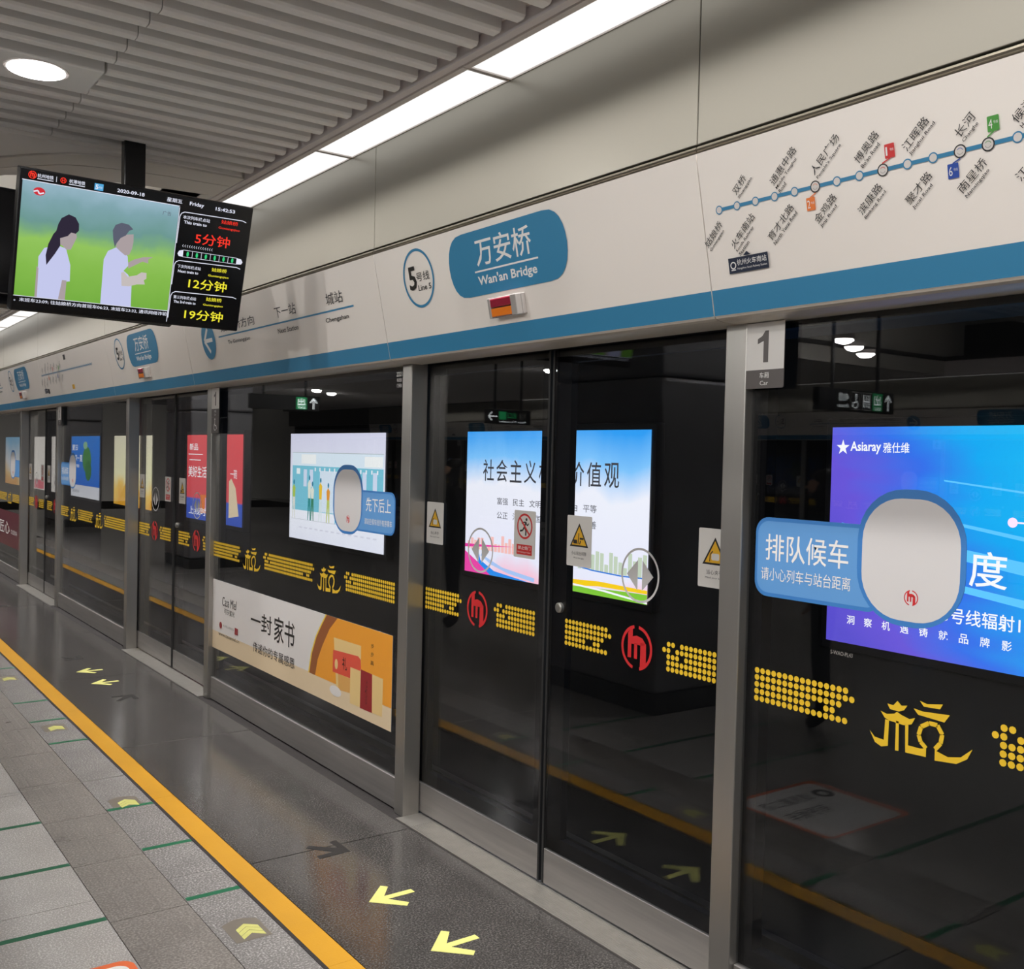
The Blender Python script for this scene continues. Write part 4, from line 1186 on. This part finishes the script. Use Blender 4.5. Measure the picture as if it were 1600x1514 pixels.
# opposite side, seen mirrored in the glass
G = 'opposite platform screen seen mirrored in the glass'
for k in range(-4, 2):
    for p, nm, c in ((postA, 'steel post of the mirrored opposite screen', 'post'), (postB, 'steel post of the mirrored opposite screen', 'post'), (door_p, 'platform door of the mirrored opposite screen', 'door'),
                     (name_p, 'white header panel with station oval, mirrored opposite screen', 'sign panel'), (up_s, 'metal fascia panel, mirrored opposite screen', 'wall panel'),
                     (up_l, 'metal fascia panel, mirrored opposite screen', 'wall panel'), (fixedC, 'glass screen of the mirrored opposite side', 'glass screen')):
        put(p, 5 * k, True, nm, c, nm + 's')
    put(map_p if k % 2 == 0 else next_p, 5 * k + (5 if k % 2 == 0 else 0), True, 'long white header panel, mirrored opposite screen', 'sign panel', 'long header panels mirrored')

# header carcass behind the panels, both sides (keeps the dark above the glass)
for opp in (False, True):
    m = MB(); f = (lambda x: x) if not opp else (lambda x: -13.14 - x)
    def bx(x0, x1, z0, z1, mat):
        a, c = sorted((f(x0), f(x1))); m.box((a, -9, z0), (c, 36, z1), mat)
    bx(.06, .45, 2.262, 3.6, 'interior_black'); bx(-.19, .06, 2.772, 3.6, 'black_trim'); bx(-.43, .06, 3.32, 3.6, 'black_trim')
    struct('trim_12' if not opp else 'trim_13', m)
m = MB(); m.box((-16.8, -9, -1.3), (-16.7, 40, 4.4), 'track_wall'); m.box((-16.8, -9, -1.45), (-13.3, 40, -1.3), 'trackbed'); m.box((-16.8, -9, 4.3), (-13.2, 40, 4.4), 'tunnel'); struct('wall_opposite_track', m)
m = MB(); m.box((-16.8, 40, -1.4), (3.9, 40.1, 4.5), 'vault_white'); struct('wall_far', m)

# ================================================================== monitor
TU = Vector((.99662, .08147, .01)).normalized(); TV_ = Vector((.0134, -.2844, .9586)); TV_ = (TV_ - TU * TV_.dot(TU)).normalized(); TN = TU.cross(TV_)
TC = Vector((-1.1847, 4.8409, 2.6965))
mon = empty('monitor', TC); Mt = Matrix((TU, TV_, TN)).transposed()


def orient(mb, R, T=Vector((0, 0, 0))):
    mb.v = [tuple(R @ Vector(v) + T) for v in mb.v]; return mb


m = MB(); m.box((-.53, -.3055, -.055), (.53, .3055, 0), 'tv_black', .006); orient(m, Mt).build('bezel', mon)
m = MB(); m.box((-.50, -.27, -.10), (.50, .27, -.05), 'tv_black', .01); m.box((-.12, -.1, -.16), (.12, .12, -.10), 'tv_black', .01); orient(m, Mt).build('back_shell', mon)
ramp_emit('tv_pic', [(0, sr(118, 176, 66)), (.3, sr(136, 190, 80)), (.52, sr(150, 200, 96)), (.60, sr(124, 172, 128)), (.68, sr(112, 156, 150)), (.85, sr(130, 168, 176)), (1, sr(160, 190, 208))], 'Z', 2.45, 2.95, .95, .22, 7, (1, 1, 1))
b = Board(TC, TU, TV_, .0004, .0006)
b.rect(-.522, .52, -.285, .298, 'tv_bg_dark' if False else 'tv_black')
b.rect(-.520, .165, .2535, .2565, 'tv_white').rect(-.518, .162, -.237, .2535, 'tv_pic').rect(-.520, .163, -.2395, -.237, 'tv_white')
b.rect(.163, .166, -.29, .25, 'tv_white')
# woman seen from behind with a ponytail
b.poly([(-.424, -.237), (-.431, -.06), (-.41, -.02), (-.36, .0), (-.32, -.01), (-.296, -.08), (-.292, -.152), (-.306, -.155), (-.310, -.237)], 'tv_shirt')
b.poly([(-.306, -.150), (-.325, -.150), (-.335, -.237), (-.306, -.237)], 'tv_skin').poly([(-.435, -.10), (-.427, -.11), (-.424, -.237), (-.434, -.237)], 'tv_skin')
b.poly([(-.345, .06), (-.285, .07), (-.279, .045), (-.288, .02), (-.300, -.012), (-.318, -.015), (-.335, .0), (-.36, .01), (-.352, .03)], 'tv_skin')
b.poly([(-.361, .091), (-.35, .118), (-.321, .139), (-.292, .130), (-.275, .104), (-.273, .075), (-.285, .06), (-.305, .062), (-.318, .045), (-.352, .03), (-.368, .055)], 'tv_hair')
b.poly([(-.366, .062), (-.35, .045), (-.345, .0), (-.365, -.04), (-.396, -.092), (-.402, -.05), (-.395, .0), (-.378, .045)], 'tv_hair')
# man pointing
b.poly([(-.151, -.237), (-.155, -.035), (-.14, .005), (-.106, .025), (-.08, .022), (-.05, -.008), (-.043, -.05), (-.062, -.075), (-.04, -.09), (-.020, -.12), (-.012, -.237)], 'tv_shirt')
b.poly([(-.106, .026), (-.105, .08), (-.06, .09), (-.034, .095), (-.031, .06), (-.034, .03), (-.044, .0), (-.062, -.005), (-.085, .01)], 'tv_skin')
b.poly([(-.128, .099), (-.118, .125), (-.092, .138), (-.06, .135), (-.038, .117), (-.055, .108), (-.068, .085), (-.09, .07), (-.105, .045), (-.112, .025), (-.122, .06)], 'tv_hair_grey')
b.poly([(-.045, -.035), (-.02, -.018), (.02, -.002), (.066, .004), (.045, -.009), (.047, -.028), (.02, -.022), (-.042, -.062)], 'tv_skin')
b.poly([(-.072, -.085), (-.064, -.145), (-.03, -.143), (.005, -.130), (.042, -.126), (.035, -.108), (.046, -.098), (.044, -.072), (.02, -.072), (.0, -.088), (-.04, -.10), (-.06, -.08)], 'tv_skin_light')
b.disc(-.449, .215, .024, .017, 'tv_logo_red', 20).line([(-.472, .212), (-.455, .218), (-.448, .205), (-.430, .212)], .006, 'tv_white').text('广告', .088, .128, .203, .222, 'tv_hair_grey')
# right column
for vt, vb_, cr in ((.232, .085, .02), (.006, -.11, .02), (-.142, -.27, .02)):
    b.line([(.168, vb_), (.170, vt - .022), (.176, vt - .008), (.19, vt), (.48, vt + .004), (.50, vt - .002)], .0035, 'tv_white')
b.text('本次列车终点站', .185, .317, .201, .218, 'tv_white', .02).text('This train to', .192, .304, .180, .194, 'tv_white', .02).text('姑娘桥', .374, .459, .207, .226, 'tv_red', .02).text('Guniangqiao', .363, .472, .179, .193, 'tv_red', .01)
b.text('5分钟', .255, .430, .094, .148, 'tv_red', .02)
for i in range(14): b.line([(.198 + .011 * i + .005, .083), (.198 + .011 * i, .077), (.198 + .011 * i + .005, .071)], .0016, 'tv_white')
b.poly([(.185, .027), (.178, .038), (.185, .052), (.205, .058), (.205, .025)], 'tv_white').poly([(.476, .025), (.476, .055), (.498, .052), (.507, .038), (.500, .027)], 'tv_white')
b.line([(.205, .0575), (.476, .055)], .002, 'tv_white').line([(.205, .0255), (.476, .0255)], .002, 'tv_white')
for i in range(6):
    u = .2275 + .045 * i; b.line([(u + .0225, .026), (u + .0225, .056)], .002, 'tv_white').disc(u, .0405, .006, .0125, 'tv_green', 8)
b.text('下次列车终点站', .185, .300, -.028, -.012, 'tv_white', .02).text('Next train to', .190, .290, -.049, -.036, 'tv_white', .02).text('姑娘桥', .355, .432, -.025, -.006, 'tv_yellow', .02).text('Guniangqiao', .340, .445, -.053, -.040, 'tv_yellow', .01)
b.text('12分钟', .248, .442, -.119, -.068, 'tv_yellow', .02)
b.text('第三列车终点站', .183, .295, -.175, -.159, 'tv_white', .02).text('The 3rd train to', .186, .295, -.195, -.182, 'tv_white', .02).text('姑娘桥', .345, .425, -.170, -.151, 'tv_yellow', .02).text('Guniangqiao', .333, .435, -.196, -.184, 'tv_yellow', .01)
b.text('19分钟', .246, .442, -.268, -.218, 'tv_yellow', .02)
b.text('。末班车23:09; 往姑娘桥方向首班车06:23, 末班车23:32, 通讯网络诈骗', -.518, .160, -.263, -.245, 'tv_white', .02)
metro_logo(b, -.482, .279, .0165, 'tv_red'); b.ring(-.482, .279, .013, .0155, 'tv_red', 20)
b.text('杭州地铁', -.462, -.397, .272, .289, 'tv_white', .03).line([(-.462, .267), (-.397, .267)], .003, 'tv_white').rect(-.386, -.384, .266, .289, 'tv_white').ring(-.357, .278, .009, .0125, 'tv_red', 20).text('H', -.362, -.352, .272, .284, 'tv_red', .03)
b.text('杭港地铁', -.333, -.266, .272, .289, 'tv_white', .03).line([(-.333, .267), (-.266, .267)], .003, 'tv_white').rect(-.226, -.188, .262, .291, 'tv_cyan').text('5', -.222, -.209, .266, .286, 'tv_white', .03).text('号线', -.207, -.192, .27, .28, 'tv_white')
b.text('2020-09-18', -.127, -.005, .269, .285, 'tv_white', .02).text('星期五', .099, .172, .267, .286, 'tv_white', .03).text('Friday', .208, .278, .262, .284, 'tv_white', .02).text('15:42:53', .336, .434, .264, .280, 'tv_white', .02)
o = b.build('screen'); o.parent = mon; o.matrix_parent_inverse = Matrix.Translation(-TC)
tag(mon, 'hanging flat monitor showing train times and two people in a field', 'monitor')
# twin monitor back to back
R2 = Matrix.Rotation(PI, 3, 'Z') @ Mt
mon2 = empty('monitor', (-1.40, 5.44, 2.745))
m = MB(); m.box((-.53, -.3055, -.055), (.53, .3055, 0), 'tv_black', .006); orient(m, R2).build('bezel', mon2)
m = MB(); m.box((-.50, -.27, -.10), (.50, .27, -.05), 'tv_black', .01); orient(m, R2).build('back_shell', mon2)
tag(mon2, 'dark second monitor hung back to back behind the lit one', 'monitor')
br = MB(); br.box((-1.185, 5.10, 2.60), (-1.085, 5.16, 3.36), 'tv_black', .004); br.box((-1.35, 4.985, 2.64), (-.95, 5.30, 2.70), 'tv_black', .004)
tag(br.build('hanging_bracket'), 'black square hanging pole holding the monitors from the slatted ceiling', 'bracket')

# ================================================================== columns and hanging signs
pc = None
for i, (y, lab) in enumerate(((5.15, 'grey panelled column mirrored in the closest door and beside the monitor'), (15.2, 'grey panelled column mirrored in the second door'), (24.3, 'distant grey panelled column mirrored at the far left'), (-4.9, 'grey panelled column behind the camera'))):
    if pc is None:
        t = empty('column')
        m = MB(); m.box((-1.1, .01, 0), (0 - .01, 1.2, .15), 'column_base', .004); m.build('skirting', t)
        for z0, z1 in ((.155, 2.40), (2.406, 3.5)):
            m = MB(); m.box((-1.11, 0, z0), (0, 1.21, z1), 'column_panel', .03); m.build('cladding_panel', t)
        pc = t; index_kids()
    else: t = copy_tree(pc)
    t.location = (-2.27, y, 0); tag(t, lab, 'column')


def hang_sign(x0, x1, y, z0, z1, label, kind):
    t = empty('hanging_sign', ((x0 + x1) / 2, y, z0))
    m = MB(); w2 = (x1 - x0) / 2; h = z1 - z0
    m.box((-w2, -.03, 0), (w2, .03, h), 'tv_black', .004); m.build('case', t)
    m = MB(); m.box((-w2 * .6 - .012, -.01, h), (-w2 * .6 + .012, .01, 3.3 - z0), 'tv_black'); m.box((w2 * .6 - .012, -.01, h), (w2 * .6 + .012, .01, 3.3 - z0), 'tv_black'); m.build('hanger', t)
    b = Board((x0, y - .031, z0), (1, 0, 0), (0, 0, 1), .0004, .0006); c = h / 2; W = x1 - x0
    def up(u): b.line([(u, h * .12), (u, h * .82)], h * .07, 'sign_lit').line([(u - h * .25, h * .55), (u, h * .86), (u + h * .25, h * .55)], h * .07, 'sign_lit')
    def ex(u): b.rect(u - h * .38, u + h * .38, h * .08, h * .92, 'sign_green').text('出', u - h * .26, u + h * .26, h * .34, h * .84, 'sign_lit', .03).text('EXIT', u - h * .26, u + h * .26, h * .13, h * .27, 'sign_lit', .01)
    if kind == 'lift':
        up(h * .5); ex(h * 1.35)
        for k, u in enumerate((h * 2.2, h * 3.05)):
            b.line([(u - h * .35, h * .1), (u + h * .35, h * .1), (u + h * .35, h * .9), (u - h * .35, h * .9), (u - h * .35, h * .1)], h * .025, 'ink_white')
            if k == 0: b.line([(u - h * .2, h * .2), (u - h * .2, h * .8)], h * .07, 'sign_lit').line([(u + h * .2, h * .2), (u + h * .2, h * .8)], h * .07, 'sign_lit').line([(u - h * .2, h * .5), (u + h * .2, h * .5)], h * .06, 'sign_lit').line([(u, h * .2), (u, h * .8)], h * .05, 'sign_lit')
            else: b.disc(u - h * .05, h * .76, h * .07, h * .07, 'sign_lit', 10).line([(u - h * .05, h * .68), (u - h * .05, h * .42), (u + h * .15, h * .42), (u + h * .22, h * .22)], h * .06, 'sign_lit').ring(u, h * .35, h * .16, h * .21, 'sign_lit', 16, 2.4, 5.8)
        b.text('电梯', h * 3.6, h * 4.3, h * .45, h * .82, 'sign_lit').text('Elevator', h * 3.6, h * 4.4, h * .16, h * .32, 'sign_lit')
    elif kind == 'exit':
        up(h * .5); ex(h * 1.4)
    else:
        b.line([(W - h * .85, c), (W - h * .15, c)], h * .07, 'sign_lit').line([(W - h * .4, h * .8), (W - h * .12, c), (W - h * .4, h * .2)], h * .07, 'sign_lit')
        b.rect(W - h * 1.6, W - h * 1.0, h * .3, h * .85, 'sign_green').text('出口', W - h * 2.5, W - h * 1.75, h * .4, h * .8, 'sign_green').text('换乘', W - h * 3.3, W - h * 2.7, h * .35, h * .8, 'ink_grey').text('Exit Transfer', W - h * 3.3, W - h * 1.0, h * .1, h * .22, 'sign_lit')
    o = b.build('sign_face'); o.parent = t; o.matrix_parent_inverse = Matrix.Translation(-Vector(t.location))
    tag(t, label, 'sign'); return t


hang_sign(-5.0, -4.0, 5.0, 2.25, 2.42, 'hanging black lift and exit sign mirrored in the right-hand glass', 'lift') if False else None
hang_sign(-5.02, -4.02, 5.1, 2.245, 2.42, 'hanging black lift and exit sign mirrored in the right-hand glass', 'lift')
hang_sign(-2.62, -1.75, 11.2, 2.30, 2.47, 'hanging green exit sign with an upward arrow mirrored in the middle glass', 'exit')
hang_sign(-4.62, -3.98, 9.85, 2.20, 2.37, 'hanging sign with sideways arrow mirrored in the closest door', 'side')


def person(x, y, face, label, coat='cloth_dark', cap=True):
    """standing passenger, one skinned body with clothes and head as parts"""
    t = empty('person', (x, y, 0), (0, 0, face))
    def skin(name, pts, edges, mat, lv=2):
        me = bpy.data.meshes.new(name); me.from_pydata([p[:3] for p in pts], edges, []); o = bpy.data.objects.new(name, me); COL.objects.link(o)
        md = o.modifiers.new('s', 'SKIN'); md.use_smooth_shade = True
        for i, p in enumerate(pts): me.skin_vertices[0].data[i].radius = (p[3], p[4] if len(p) > 4 else p[3])
        me.skin_vertices[0].data[0].use_root = True
        o.modifiers.new('u', 'SUBSURF').levels = lv; o.modifiers['u'].render_levels = lv
        me.materials.append(MATS[mat]); o.parent = t; return o
    B = [(0, 0, .98, .15, .11), (0, 0, 1.15, .14, .10), (0, .01, 1.36, .17, .11), (0, .01, 1.48, .08, .07), (0, .02, 1.56, .055), (0, .03, 1.62, .075, .085), (0, .03, 1.72, .085, .095),
         (.17, 0, 1.44, .06), (.22, .0, 1.18, .05), (.20, .14, 1.02, .04), (.16, .25, 1.10, .035), (-.17, 0, 1.44, .06), (-.22, -.02, 1.18, .05), (-.21, .04, .94, .038), (-.20, .06, .86, .035),
         (.09, 0, .88, .095), (.10, .02, .50, .065), (.10, -.01, .10, .045), (.10, .10, .035, .04), (-.09, 0, .88, .095), (-.10, .0, .50, .065), (-.11, -.03, .10, .045), (-.11, .08, .035, .04)]
    Ed = [(0, 1), (1, 2), (2, 3), (3, 4), (4, 5), (5, 6), (2, 7), (7, 8), (8, 9), (9, 10), (2, 11), (11, 12), (12, 13), (13, 14), (0, 15), (15, 16), (16, 17), (17, 18), (0, 19), (19, 20), (20, 21), (21, 22)]
    skin('body', B, Ed, coat)
    skin('face', [(0, .055, 1.60, .055), (0, .065, 1.66, .068, .075), (0, .06, 1.71, .07)], [(0, 1), (1, 2)], 'skin')
    skin('hair', [(0, .0, 1.66, .085), (0, .02, 1.74, .094, .098), (0, .03, 1.78, .07)], [(0, 1), (1, 2)], 'hair')
    m = MB()
    for sx in (-.028, .028): m.cyl((sx, .128, 1.675), (sx, .136, 1.675), .009, 'hair', 8)
    m.cyl((0, .128, 1.655), (0, .150, 1.648), .010, 'skin', 8, .012); m.box((-.022, .122, 1.612), (.022, .130, 1.620), 'lens_red'); m.build('features', t)
    for sx in (-1, 1):
        bx_, by_, bz_ = (.16, .25, 1.10) if sx > 0 else (-.20, .06, .86)
        h = MB()
        h.cyl((bx_, by_, bz_), (bx_, by_ + .05 * (sx > 0), bz_ - .07), .032, 'skin', 8, .03)
        for k in range(4): h.cyl((bx_ - .026 + .017 * k, by_ + .05 * (sx > 0), bz_ - .06), (bx_ - .024 + .016 * k, by_ + .075, bz_ - .12 + .006 * abs(k - 1)), .0095, 'skin', 6, .008)
        h.cyl((bx_ - .03 * sx, by_ + .01, bz_ - .03), (bx_ - .052 * sx, by_ + .05, bz_ - .075), .010, 'skin', 6, .009); h.build('hand', t)
    m = MB(); m.box((-.13, -.24, 1.05), (.13, -.10, 1.42), 'cloth_grey', .04); m.build('backpack', t)
    tag(t, label, 'person', None)


person(-3.0, 8.95, math.radians(-70), 'person in dark clothes standing on the platform, mirrored left of the slogan poster')
person(-3.2, 4.35, math.radians(-40), 'person in dark clothes mirrored beside the purple poster', 'cloth_dark')

flush_boards()
bpy.context.view_layer.update()
